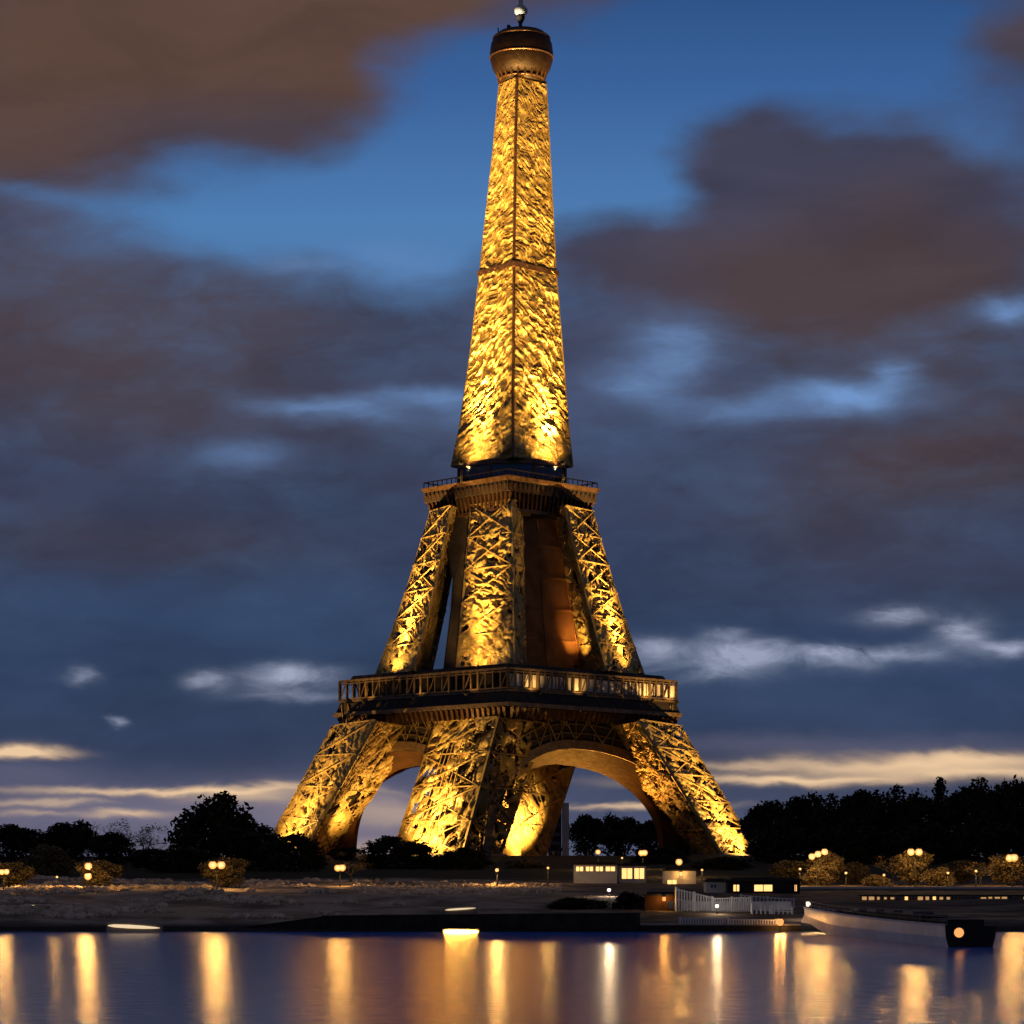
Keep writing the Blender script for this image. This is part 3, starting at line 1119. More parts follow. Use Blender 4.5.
for k in range(22):
    a = 2 * math.pi * k / 22
    ca, sa = math.cos(a), math.sin(a)
    r1, r2 = S(22), S(27.2)
    bl.bar((ct[0] + r1 * ca, ct[1] + r1 * sa, cz(81)), (ct[0] + r2 * ca, ct[1] + r2 * sa, cz(67)), 0.7)
bl.build('balustrade', M['bronze'], cabin)
nb = MB()
nb.frustum([tp(499, 0, zp(86)), tp(517, -8, zp(86)), tp(546, 0, zp(86)), tp(523, 8, zp(86))],
           [tp(497, 0, zp(81)), tp(519, -9, zp(81)), tp(547, 0, zp(81)), tp(523, 9, zp(81))])
nb.build('neck', M['bronze'], tower)
ab = MB()
ab.lathe([(S(2.2), cz(31.5)), (S(1.6), cz(24)), (S(4.2), cz(19)), (S(4.6), cz(17)), (S(4.0), cz(15.5))], (ct[0] - S(1), ct[1], 0), 16)
ant = ab.build('antenna', M['iron'], tower)
ab = MB()
ab.lathe([(S(3.5), cz(15.5)), (S(6.5), cz(13)), (S(6.8), cz(9.5)), (S(5), cz(7)), (S(2.4), cz(5)), (S(2.0), cz(-5)), (S(1.2), cz(-22)), (S(0.3), cz(-40))], (ct[0] - S(0.6), ct[1], 0), 16)
ab.build('tip', M['pale'], ant)
ab = MB()
ab.tube([(ct[0] - S(23), ct[1], cz(34)), (ct[0] - S(23.5), ct[1], cz(28))], 0.25, 6)
ab.build('mast', M['iron'], cabin)


# ------------------------------------------------------------------ floodlights of the tower
def aim(o, tgt):
    import mathutils
    d = mathutils.Vector(tgt) - o.location
    o.rotation_euler = d.to_track_quat('-Z', 'Y').to_euler()


fl_n = 0
FL = []


def flood(p, tgt, watts, cone, blend=0.6, label=None, col=SODIUM, rad=0.5, base=-0.5):
    """a projector: yoke, housing, lens and the lamp in it; p and tgt in the tower's local coordinates"""
    FL.append((p, tgt, watts, cone, blend, label, col, rad, base))


def build_flood(i, p, tgt, watts, cone, blend, label, col, rad, base):
    import mathutils
    P = mathutils.Vector((float(p[0]), float(p[1]), float(p[2])))
    G = mathutils.Vector((float(tgt[0]), float(tgt[1]), float(tgt[2])))
    rot = (G - P).to_track_quat('-Z', 'Y').to_euler()
    hb = MB()
    hb.lathe([(0.35, 0.9), (0.6, 0.6), (0.7, 0.0), (0.75, -0.1), (0.62, -0.12), (0.6, 0.05)], (0, 0, 0), 14)
    hb.bar((-0.8, 0, 0.4), (0.8, 0, 0.4), 0.12)
    h = hb.build('floodlight', M['dark'], tower)
    h.location = P
    h.rotation_euler = rot
    pm = MB()
    pm.tube([(P.x, P.y, base), (P.x, P.y, P.z - 0.1)], 0.12, 6)
    pm.build('floodlight_post', M['dark'], tower)
    ld = bpy.data.lights.new('floodlight_lamp', 'SPOT')
    ld.energy = watts
    ld.color = col
    ld.spot_size = math.radians(cone)
    ld.spot_blend = blend
    ld.shadow_soft_size = rad
    lo = bpy.data.objects.new('floodlight_lamp', ld)
    COL.objects.link(lo)
    lo.parent = tower
    lo.location = P + (G - P).normalized() * 0.4
    lo.rotation_euler = rot


KW = 1000.0
E_ = {k: (np.array(v[0]), np.array(v[1])) for k, v in LEG.items()}
# lower legs: front (SW face), left (SW face and inner face), right (SE face), back (inner faces)
def face_pts(d, i, j, f):
    return lerp(lerp(d[0][i], d[0][j], 0.5), lerp(d[1][i], d[1][j], 0.5), f)
sw = np.array((-0.72, -0.69, 0))
se = np.array((0.72, -0.69, 0))
up = np.array((0, 0, 1.0))
z2 = zp(487) - TZ
def wash(d, i, j, out, dist, watts, cone, aimf=0.3, shift=(0, 0, 0), h=1.5, base=-0.5, at=0.0):
    flood(face_pts(d, i, j, at) + out * dist + np.array(shift) + up * h, face_pts(d, i, j, aimf), watts * KW, cone, 1.0, base=base)
wash(LEG['front'], 3, 0, sw, 14, 140, 125, 0.28)
wash(LEG['front'], 3, 0, sw, 15, 330, 60, 0.62)
wash(LEG['left'], 0, 1, sw, 14, 120, 110, 0.3, (0, 0, 3))
wash(LEG['left'], 0, 1, sw, 15, 340, 55, 0.66, (0, 0, 3))
wash(LEG['left'], 1, 2, se, 18, 90, 90, 0.4, (4, 0, 0))
wash(LEG['right'], 3, 0, se, 13, 190, 95, 0.28, (3, 4, 0))
wash(LEG['right'], 3, 0, se, 15, 400, 55, 0.66, (3, 4, 0))
wash(LEG['back'], 2, 3, sw, 26, 240, 110, 0.35)
wash(LEG['back'], 1, 2, se, 24, 150, 90, 0.4)
flood(np.array((28, 14, 2)), np.array((34, -16, 46)), 170 * KW, 100, 1.0, col=(1.0, 0.42, 0.06))
flood(np.array((-25, 10, 2)), np.array((-38, -12, 40)), 90 * KW, 100, 1.0, col=(1.0, 0.5, 0.1))
# upper legs, from the first platform
b1 = zp(701) - TZ
for key, i, j, out, di, sh in (('front', 3, 0, sw, 8, (-2, 1, 0)), ('left', 0, 1, sw, 5, (0, 0, 0)), ('right', 3, 0, se, 5, (1, 1, 0))):
    wash(UP[key], i, j, out, di, 100 if key == 'front' else 85, 150 if key != 'right' else 105, 0.25, sh, 0.8, b1)
    wash(UP[key], i, j, out, di, 260 if key == 'front' else 380, 60, 0.55, sh, 1.2, b1)
    wash(UP[key], i, j, out, di, 620 if key == 'front' else 900, 36, 0.82, sh, 1.4, b1)
wash(UP['right'], 2, 3, sw, 7, 40, 70, 0.3, (0, -2, 0), 2, b1)
flood(tp(552, -34, zp(690)), tp(548, -14, zp(610)), 110 * KW, 75, 1.0, col=(1.0, 0.45, 0.1), base=b1)
flood(np.array((16, -66, 2)), np.array((18, -34, 44)), 20 * KW, 80, 1.0)
# spire, from the second platform, plus distant ground floods added as frontal fill
b2 = zp(489) - TZ
for sgn in (-1, 1):
    flood(np.array((sgn * 17.5, -16, z2 + 6.2)), np.array((sgn * 10, -9, zp(432) - TZ)), 32 * KW, 120, 1.0, base=b2)
    flood(np.array((sgn * 18, -15.5, z2 + 6.4)), np.array((sgn * 9, -9, zp(375) - TZ)), 110 * KW, 64, 1.0, base=b2)
    for k, (tz, wt, cn) in enumerate(((zp(320), 650, 50), (zp(220), 1500, 30), (zp(120), 2800, 18))):
        flood(np.array((sgn * (18 - k), -14 + 1.2 * k, z2 + 1.2)), np.array((sgn * (9 - 1.2 * k), -8 + k, tz - TZ)), wt * KW, cn, 0.8, base=b2)
flood(np.array((-130, -120, 3)), np.array((-4, -4, zp(225) - TZ)), 19000 * KW, 18.5, 1.0)
flood(np.array((-130, -120, 4)), np.array((-2, -2, zp(130) - TZ)), 11000 * KW, 9, 1.0)
flood(np.array((52, -150, 3)), np.array((4, -4, zp(225) - TZ)), 14000 * KW, 21, 1.0)
flood(np.array((52, -150, 4)), np.array((2, -2, zp(130) - TZ)), 8000 * KW, 11, 1.0)
# railing lights of the first platform, on brackets below the cornice
for f in (0.14, 0.4, 0.8, 0.95):
    q0_, q1_ = sq(171, 171, 61, 61, zp(701))[1:3]
    e_ = lerp(q0_, q1_, f)
    flood(e_ + se * 2.6 + np.array((0, 0, -0.6)), e_ + np.array((0, 0, 4.0)), 3.2 * KW, 130, 1.0, base=zp(703) - TZ, rad=0.2)
for f in (0.2, 0.5, 0.8):
    q0_, q1_ = sq(171, 171, 61, 61, zp(701))[0:2]
    e_ = lerp(q0_, q1_, f)
    flood(e_ + sw * 2.6 + np.array((0, 0, -0.6)), e_ + np.array((0, 0, 4.0)), 1.4 * KW, 130, 1.0, base=zp(703) - TZ, rad=0.2)
flood(np.array((ct[0] - 4.5, ct[1] - 4, cz(30))), np.array((ct[0], ct[1], cz(5))), 6 * KW, 60, 1.0, col=(1.0, 0.85, 0.6), base=cz(34), rad=0.15)
for i, a in enumerate(FL):
    build_flood(i, *a)


# ------------------------------------------------------------------ trees
def leaf_cloud(mb, clumps, n, size, rng):
    """many small leaf faces spread through clumps (centre, radii)"""
    w_ = np.array([c[1][0] * c[1][1] * c[1][2] for c in clumps]) ** 0.75
    w_ /= w_.sum()
    idx = rng.choice(len(clumps), n, p=w_)
    d = rng.normal(size=(n, 3))
    d /= np.linalg.norm(d, axis=1)[:, None]
    rad = rng.random(n) ** 0.45
    rad *= 1 + 0.16 * rng.normal(size=n) * (rng.random(n) < 0.35)
    C = np.array([c[0] for c in clumps])[idx]
    R = np.array([c[1] for c in clumps])[idx]
    P = C + d * R * rad[:, None]
    a = rng.normal(size=(n, 3))
    a /= np.linalg.norm(a, axis=1)[:, None]
    b = np.cross(a, rng.normal(size=(n, 3)))
    b /= np.linalg.norm(b, axis=1)[:, None]
    sz = size * (0.6 + 0.8 * rng.random(n))[:, None]
    V = np.stack([P - a * sz, P + b * sz * 0.55, P + a * sz, P - b * sz * 0.55], 1).reshape(-1, 3)
    Fc = [(4 * i, 4 * i + 1, 4 * i + 2, 4 * i + 3) for i in range(n)]
    mb.add(V, Fc)


def make_tree(kind, seed, name, leafmat):
    """prototype 10 m high, standing at the origin"""
    rng = np.random.default_rng(seed)
    t = thing(name, 'x', 'tree')
    tr, cr = MB(), MB()
    clumps = []
    if kind == 'round':
        H = 3.0
        for k in range(34):
            an, el = rng.random() * 6.283, math.asin(rng.random() * 1.5 - 0.5)
            r = 0.75 + 0.2 * rng.random()
            c = np.array((math.cos(an) * math.cos(el) * 3.5 * r, math.sin(an) * math.cos(el) * 3.5 * r, 5.4 + math.sin(el) * 3.5 * r))
            q = 0.9 + 0.7 * rng.random()
            clumps.append((c, (q, q, q * 0.8)))
        clumps.append((np.array((0, 0, 5.2)), (3.2, 3.2, 3.4)))
        clumps.append((np.array((0, 0, 2.2)), (2.9, 2.9, 1.8)))
        n, size = 5200, 0.30
    elif kind == 'tall':
        for k in range(30):
            z = 2.0 + 7.3 * rng.random()
            rr = 2.4 * math.sin(math.pi * min(1, (10.2 - z) / 8.6)) ** 0.6
            an = rng.random() * 6.283
            q = 0.7 + 0.7 * rng.random()
            clumps.append((np.array((math.cos(an) * rr * 0.8, math.sin(an) * rr * 0.8, z)), (q, q, q)))
        clumps.append((np.array((0, 0, 5.2)), (1.9, 1.9, 3.9)))
        n, size = 4200, 0.27
    elif kind == 'cone':
        for k in range(34):
            z = 1.0 + 8.8 * (k / 33)
            rr = 2.1 * (1 - (z / 10.3)) + 0.1
            an = k * 2.4
            q = 0.35 + 0.55 * (1 - z / 11)
            clumps.append((np.array((math.cos(an) * rr * 0.7, math.sin(an) * rr * 0.7, z)), (q * 1.5, q * 1.5, q)))
        clumps.append((np.array((0, 0, 3.6)), (1.3, 1.3, 3.0)))
        n, size = 3600, 0.24
    elif kind == 'bush':
        for k in range(30):
            an, el = rng.random() * 6.283, rng.random() * 1.4
            r = 0.8 + 0.2 * rng.random()
            q = 1.0 + 1.0 * rng.random()
            clumps.append((np.array((math.cos(an) * math.cos(el) * 5.0 * r, math.sin(an) * math.cos(el) * 5.0 * r, 1.0 + math.sin(el) * 7.2 * r)), (q, q, q)))
        clumps.append((np.array((0, 0, 3.4)), (4.8, 4.8, 4.6)))
        n, size = 4600, 0.36
    else:  # bare
        n = 0
    if kind == 'bare':
        def branch(p, d, L, r, lev):
            q = p + d * L
            m_ = (p + q) / 2 + rng.normal(size=3) * L * 0.06
            tr_ = tr if lev == 0 else cr
            tr_.tube([p, m_, q], [r, r * 0.85, r * 0.65], 5)
            if lev < 5:
                for k in range(3 if lev < 3 else 2):
                    nd = d + rng.normal(size=3) * 0.5
                    nd[2] = abs(nd[2]) * 0.8 + 0.15
                    nd /= np.linalg.norm(nd)
                    branch(p + (q - p) * (0.55 + 0.45 * rng.random()), nd, L * (0.62 + 0.2 * rng.random()), r * 0.55, lev + 1)
        branch(np.zeros(3), np.array((0, 0, 1.0)), 3.2, 0.24, 0)
        clumps = [(np.array((rng.normal() * 1.8, rng.normal() * 1.8, 4 + 4.5 * rng.random())), (1.2, 1.2, 1.0)) for _ in range(12)]
        leaf_cloud(cr, clumps, 700, 0.14, rng)
    else:
        tr.tube([(0, 0, -1.5), (0.05, 0, 1.2), (0.0, 0.05, 3.6), (0, 0, 6.0)], [0.34, 0.28, 0.2, 0.1], 8)
        for k in range(6):
            an = k * 1.05 + rng.random()
            z = 1.6 + 0.5 * k
            tr.tube([(0, 0, z), (math.cos(an) * 0.9, math.sin(an) * 0.9, z + 0.8), (math.cos(an) * 1.8, math.sin(an) * 1.8, z + 1.9)], [0.15, 0.1, 0.05], 6)
        leaf_cloud(cr, clumps, n, size, rng)
    tr.build('trunk', M['bark'], t)
    cr.build('crown', M[leafmat], t)
    return t


PROTO = {}


def plant(kind, leafmat, px, top, wpx, Y, label, name='tree', cat='tree', group=None, var=0):
    key = (kind, leafmat, var, name)
    x = wx(px, Y)
    z = gz(x, Y) - 0.15
    h = wz(top, Y) - z
    wd = wpx * Y / F
    base_w = {'round': 8.6, 'tall': 5.6, 'cone': 5.0, 'bush': 12.4, 'bare': 7.5}[kind]
    base_h = {'round': 10.0, 'tall': 10.0, 'cone': 10.1, 'bush': 9.4, 'bare': 8.8}[kind]
    sxy, sz = wd / base_w, h / base_h
    rz = (px * 0.37 + Y * 0.11) % 6.28
    if key not in PROTO:
        o = make_tree(kind, abs(hash(kind)) % 1 + len(PROTO) * 13 + 5, name, leafmat)
        PROTO[key] = o
        o.location = (x, Y, z)
        o.rotation_euler = (0, 0, rz)
        o.scale = (sxy, sxy, sz)
        o['label'] = label
    else:
        o = copy_tree(PROTO[key], (x, Y, z), rz, (sxy, sxy, sz), label)
    o['category'] = cat
    if group:
        o['group'] = group


GL = 'dark trees along the left bank'
plant('round', 'leaf', 12, 822, 58, 660, 'dark rounded tree cut by the left picture edge, behind the leftmost lamp', 'tree', 'tree', GL)
plant('round', 'leaf', 72, 817, 62, 680, 'dark dome-shaped tree rising right above the two-lantern lamp on the left', 'tree', 'tree', GL, 1)
plant('tall', 'leaf', 46, 826, 46, 700, 'narrow dark tree filling the gap between two domed trees at far left', 'tree', 'tree', GL)
plant('bush', 'leaf2', 48, 843, 62, 540, 'brownish loose bush behind the tiny lantern on the left bank', 'bush', 'bush', GL)
plant('round', 'leaf', 112, 830, 56, 640, 'low dark tree in front of the bare trees on the left', 'tree', 'tree', GL)
plant('bare', 'leaf2', 122, 818, 50, 700, 'tallest of the leafless trees showing against the pale sky on the left', 'bare_tree', 'tree', GL)
plant('bare', 'leaf2', 146, 823, 46, 690, 'leafless tree touching the left side of the big black dome tree', 'bare_tree', 'tree', GL, 1)
plant('round', 'leaf', 150, 846, 60, 600, 'low black tree left of the biggest dome tree, under the leafless ones', 'tree', 'tree', GL, 1)
plant('bush', 'leaf', 214, 791, 112, 600, 'biggest black dome tree on the left, behind the starburst twin lamp', 'tree', 'tree', GL)
plant('round', 'leaf', 250, 822, 78, 590, 'black tree on the right flank of the biggest dome tree', 'tree', 'tree', GL, 1)
plant('bush', 'leaf', 290, 832, 84, 575, 'black sloping shrub hiding the foot of the left tower leg', 'bush', 'bush', GL)
plant('bush', 'leaf', 190, 846, 90, 560, 'low black shrub at the foot of the biggest dome tree', 'bush', 'bush', GL)
plant('round', 'leaf', 346, 846, 42, 760, 'small dark tree under the left arch beside the outer leg', 'tree', 'tree', 'greenery round the tower feet')
plant('bush', 'leaf', 398, 834, 92, 640, 'big dark round bush under the left arch, before the front leg', 'bush', 'bush', 'greenery round the tower feet')
plant('bush', 'leaf', 462, 846, 70, 620, 'dark low bush hiding the foot of the front tower leg', 'bush', 'bush', 'greenery round the tower feet')
plant('bush', 'leaf2', 522, 858, 60, 640, 'low brown hedge bush before the back tower leg', 'bush', 'bush', 'greenery round the tower feet')
plant('bush', 'leaf', 660, 846, 66, 700, 'dark bush under the right arch beside the outer right leg', 'bush', 'bush', 'greenery round the tower feet')
plant('bush', 'leaf', 722, 856, 70, 600, 'dark bush at the foot of the right tower leg', 'bush', 'bush', 'greenery round the tower feet')
GA = 'far trees seen through the right arch'
for px, top, wd, Y, v, lb_ in ((586, 812, 46, 1300, 0, 'far dark tree next to the white tower block, through the right arch'),
                               (618, 811, 50, 1320, 1, 'far dark tree in the middle of the row seen through the right arch'),
                               (650, 818, 48, 1280, 0, 'far dark tree in the row by the right rim of the right arch'),
                               (690, 822, 60, 1250, 1, 'far dark tree half hidden behind the right tower leg')):
    plant('round', 'leaf', px, top, wd, Y, lb_, 'tree', 'tree', GA, v)
GR = 'trees along the right bank'
right = [('round', 768, 797, 60, 760, 0, 'dark tree nearest to the foot of the right tower leg, leftmost on the right bank'),
         ('round', 806, 788, 62, 780, 1, 'dark tree above the cluster of yellow lamps left on the right bank'),
         ('tall', 836, 791, 44, 740, 0, 'slim dark tree standing between two wide trees right of the tower'),
         ('round', 862, 786, 60, 800, 0, 'wide dark tree above the gap between the two twin lamps'),
         ('tall', 890, 783, 46, 760, 0, 'slim dark tree just left of the second twin lamp on the right'),
         ('round', 918, 787, 58, 780, 1, 'wide dark tree right behind the second twin lamp on the right'),
         ('cone', 940, 777, 36, 820, 0, 'pointed conifer rising above the right bank trees'),
         ('round', 966, 782, 64, 780, 0, 'wide dark tree right of the pointed conifer'),
         ('tall', 990, 774, 50, 740, 0, 'tall dark tree second from the right picture edge'),
         ('round', 1018, 773, 66, 760, 1, 'tall dark tree cut by the right picture edge')]
for k, px, top, wd, Y, v, lb_ in right:
    plant(k, 'leaf', px, top, wd, Y, lb_, 'tree', 'tree', GR, v)
for px, top, wd, Y, lb_ in ((786, 820, 90, 700, 'low dark undergrowth bush behind the first yellow lamps on the right'),
                            (850, 818, 100, 700, 'low dark undergrowth bush under the wide tree between the twin lamps'),
                            (916, 820, 100, 700, 'low dark undergrowth bush behind the second twin lamp'),
                            (990, 816, 110, 700, 'low dark undergrowth bush behind the rightmost lamp')):
    plant('bush', 'leaf', px, top, wd, Y, lb_, 'bush', 'bush', GR)
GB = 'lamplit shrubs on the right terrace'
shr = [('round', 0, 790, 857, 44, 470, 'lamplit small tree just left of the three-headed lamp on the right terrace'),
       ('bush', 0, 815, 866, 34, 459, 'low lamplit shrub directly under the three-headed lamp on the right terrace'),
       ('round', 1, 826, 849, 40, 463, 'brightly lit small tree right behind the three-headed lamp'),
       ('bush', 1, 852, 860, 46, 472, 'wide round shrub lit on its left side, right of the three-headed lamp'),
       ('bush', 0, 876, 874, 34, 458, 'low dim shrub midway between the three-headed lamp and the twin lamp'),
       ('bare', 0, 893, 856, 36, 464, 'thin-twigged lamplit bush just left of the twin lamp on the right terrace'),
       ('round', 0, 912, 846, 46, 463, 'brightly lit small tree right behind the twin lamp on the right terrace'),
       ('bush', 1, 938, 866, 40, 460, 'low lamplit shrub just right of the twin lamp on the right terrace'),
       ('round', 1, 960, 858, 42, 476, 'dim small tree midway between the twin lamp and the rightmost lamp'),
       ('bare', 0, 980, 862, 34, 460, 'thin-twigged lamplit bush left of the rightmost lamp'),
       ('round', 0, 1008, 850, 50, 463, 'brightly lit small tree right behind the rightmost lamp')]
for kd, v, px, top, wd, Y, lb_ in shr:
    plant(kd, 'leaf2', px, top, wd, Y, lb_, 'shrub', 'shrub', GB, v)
plant('round', 'leaf2', 98, 856, 50, 434, 'bush added to catch lamp glow right behind the two-lantern lamp on the left', 'shrub', 'shrub', 'shrubs added for lamp glow on the left bank')  # shrubs added behind the left lamps, lit leaves standing in for halos
plant('round', 'leaf2', 226, 853, 54, 436, 'bush added to catch lamp glow right behind the starburst twin lamp', 'shrub', 'shrub', 'shrubs added for lamp glow on the left bank')
plant('round', 'leaf2', 12, 858, 48, 436, 'bush added to catch lamp glow behind the lamp at the left picture edge', 'shrub', 'shrub', 'shrubs added for lamp glow on the left bank')
plant('bare', 'leaf2', 350, 853, 44, 460, 'bush added to catch lamp glow right behind the lamp under the left arch', 'shrub', 'shrub', 'shrubs added for lamp glow on the left bank', 1)


# ------------------------------------------------------------------ street lamps
def lamp(px, py, Y, label, kind='single', gl='glow', r=0.5, group='street lamps', name='street_lamp', foot=None, power=7500):
    x = wx(px, Y)
    zg = gz(x, Y) if foot is None else foot
    h = wz(py, Y) - zg
    t = thing(name, label, 'street lamp', (x, Y, zg), 0, group)
    p = MB()
    p.lathe([(0.22, -0.5), (0.22, 0.25), (0.14, 0.4), (0.09, 0.6), (0.06, max(h - 0.55, 0.8))], seg=10)
    heads = {'single': [(0, 0)], 'twin': [(-0.72, 0), (0.72, 0)], 'stack': [(0.05, 0), (0.0, -1.75)], 'wide': [(-0.4, 0), (0.4, 0.05)], 'trio': [(-1.1, -0.45), (0, 0), (1.2, 0.4)]}[kind]
    for hx, hz in heads:
        p.bar((0, 0, h - 0.9), (hx, 0, h + hz - 0.5), 0.1)
    p.build('post', M['dark'], t)
    for hx, hz in heads:
        g_ = MB()
        prof = [(r * math.sin(a) + 0.005, -r * math.cos(a)) for a in np.linspace(0.25, math.pi - 0.12, 9)]
        g_.lathe(prof, (hx, 0, h + hz), 14)
        go = g_.build('lantern', M[gl], t)
        ld = bpy.data.lights.new('lantern_light', 'POINT')
        ld.energy = power / len(heads) * max(r, 0.3) / 0.5
        ld.color = (1.0, 0.80, 0.58) if gl == 'glow_white' else ((1.0, 0.46, 0.13) if gl == 'glow_orange' else (1.0, 0.56, 0.18))
        ld.shadow_soft_size = r * 1.2
        lo = bpy.data.objects.new('lantern_light', ld)
        COL.objects.link(lo)
        lo.parent = t
        lo.location = (hx, 0, h + hz)
        c_ = MB()
        c_.lathe([(r * 0.55, r * 0.86), (r * 0.7, r * 0.98), (r * 0.3, r * 1.25), (0.03, r * 1.6)], (hx, 0, h + hz), 10)
        c_.build('cap', M['dark'], go)
    return t


lamp(4, 872, 425, 'single globe lamp at the left picture edge, on the rubble bank', 'wide', power=6000)
lamp(57, 877, 428, 'tiny dim lantern beside the brown bush on the left bank', 'single', 'glow', 0.2, power=1500)
lamp(88, 866, 424, 'lamp with two lanterns one above the other on the left bank', 'stack', 'glow', 0.62, power=6000)
lamp(217, 865, 424, 'starburst twin lamp in front of the biggest dome tree', 'twin', 'glow', 0.68, power=6000)
lamp(340, 868, 448, 'bright lamp under the left arch beside the round bush', 'wide', 'glow', 0.62, power=6000)
lamp(497, 870, 455, 'small lamp on the grass at the foot of the front tower leg', 'single', 'glow', 0.34, power=12000)
lamp(598, 852, 600, 'globe lamp behind the lit pavilion under the right arch', 'single', 'glow', 0.6)
lamp(643, 853, 620, 'wide yellow lamp beside the dark bush under the right arch', 'wide', 'glow', 0.75)
lamp(679, 862, 520, 'globe lamp above the small pale kiosk', 'single', 'glow', 0.7, power=9000)
lamp(818, 854, 455, 'three-headed yellow lamp nearest the right tower leg on the right terrace', 'trio', 'glow', 0.6)
lamp(915, 852, 455, 'twin lamp in the middle of the right terrace', 'twin', 'glow', 0.66)
lamp(1012, 858, 455, 'lamp at the right picture edge on the right terrace', 'wide', 'glow', 0.72)
for px, py, Y, lb_ in ((800, 869, 452, 'small garden lantern left of the three-headed lamp'), (846, 873, 455, 'small garden lantern right of the three-headed lamp'),
                       (884, 875, 452, 'small garden lantern left of the twin lamp on the right terrace'), (948, 873, 453, 'small garden lantern right of the twin lamp on the right terrace'),
                       (976, 871, 455, 'small garden lantern left of the rightmost lamp'), (622, 858, 560, 'small garden lantern between the two globe lamps under the right arch'),
                       (702, 870, 500, 'small garden lantern right of the small pale kiosk'), (548, 868, 470, 'small garden lantern at the right end of the cobble strip')):
    lamp(px, py, Y, lb_, 'single', 'glow', 0.24, 'garden lanterns', 'garden_lantern', power=3000)
lamp(609, 890, 400, 'low white lamp by the dark shrub near the quay', 'single', 'glow_white', 0.28, power=6000)
lamp(808, 904, 352, 'bright white lamp at the far end of the pale barge', 'single', 'glow_white', 0.34, power=3000)

# shrub and van-sized dark masses by the quay
plant('bush', 'leaf', 630, 891, 40, 372, 'dark shrub right of the low white lamp near the quay', 'shrub', 'shrub', 'dark shrubs near the quay')
plant('bush', 'leaf', 578, 897, 74, 374, 'long dark shrub left of the low white lamp near the quay', 'shrub', 'shrub', 'dark shrubs near the quay')


# ------------------------------------------------------------------ buildings
def building(name, label, cat, px0, px1, top, bot, Y, depth, wallm, roofm, wins, wmat='window', over=0.35, winz=(0.45, 0.8), rooft=0.3, group=None):
    x0, x1 = wx(px0, Y), wx(px1, Y)
    z0, z1 = wz(bot, Y), wz(top, Y)
    t = thing(name, label, cat, ((x0 + x1) / 2, Y, z0), 0, group)
    wd, h = x1 - x0, z1 - z0
    b = MB()
    b.box((0, depth / 2, h / 2 - 0.75), (wd, depth, h + 1.5))
    b.build('wall', M[wallm], t)
    r_ = MB()
    r_.box((0, depth / 2, h + rooft / 2 + 0.003), (wd + 2 * over, depth + 2 * over, rooft))
    r_.box((0, depth / 2, h + rooft * 1.5 + 0.006), (wd * 0.9, depth * 0.8, rooft))
    r_.build('roof', M[roofm], t)
    for (u0, u1) in wins:
        cx, ww = -wd / 2 + wd * (u0 + u1) / 2, wd * (u1 - u0)
        za, zb_ = h * winz[0], h * winz[1]
        f = MB()
        for q in ((cx - ww / 2, za, cx - ww / 2, zb_), (cx + ww / 2, za, cx + ww / 2, zb_), (cx - ww / 2, za, cx + ww / 2, za), (cx - ww / 2, zb_, cx + ww / 2, zb_), (cx, za, cx, zb_)):
            f.bar((q[0], -0.05, q[1]), (q[2], -0.05, q[3]), 0.1)
        wo = f.build('window', M[wallm], t)
        p = MB()
        p.box((cx, -0.02, (za + zb_) / 2), (ww - 0.06, 0.05, zb_ - za - 0.06))
        p.build('pane', M[wmat], wo)
    return t


building('pavilion', 'pale pavilion with a row of lit windows under its eaves, below the right arch', 'pavilion', 574, 617, 865, 885, 478, 6, 'pale', 'dark',
         [(0.04, 0.22), (0.27, 0.45), (0.5, 0.68), (0.73, 0.96)], winz=(0.68, 0.93))
building('pavilion', 'smaller lit pavilion right of the one with the row of windows', 'pavilion', 620, 646, 866, 886, 482, 6, 'pale', 'dark',
         [(0.06, 0.48), (0.54, 0.94)], winz=(0.35, 0.9))
kio = building('kiosk', 'small pale kiosk under a globe lamp beside the right arch', 'kiosk', 664, 696, 871, 887, 474, 5, 'pale', 'dark', [(0.1, 0.4)], winz=(0.1, 0.45))
building('hut', 'low brown hut with an orange lamp on its wall by the white railings', 'hut', 645, 682, 896, 912, 367, 4, 'brown', 'dark', [(0.62, 0.9)], wmat='glass', winz=(0.2, 0.7))
building('boathouse', 'long dark boathouse with a few lit windows behind the white railings', 'boathouse', 728, 800, 881, 895, 420, 7, 'dark', 'iron',
         [(0.07, 0.16), (0.36, 0.62), (0.92, 0.96)], winz=(0.25, 0.75))
building('shed', 'small pale shed left of the long dark boathouse', 'shed', 706, 727, 882, 893, 424, 5, 'pale', 'iron', [(0.2, 0.5)], wmat='glass')
tw = building('tower_block', 'far slender white tower block seen through the right arch', 'building', 562, 569, 804, 858, 1000, 5, 'white', 'white', [], over=0.02, rooft=0.25)
wing = MB()
wing.box((-4.2, 3.5, 9.5), (5.2, 5, 19))
wo = wing.build('wing', M['dark'], tw)
for k in range(5):
    f = MB()
    f.box((-4.2, 0.95, 2.4 + 3.5 * k), (4.2, 0.1, 1.3))
    f.build('window', M['glass'], tw)

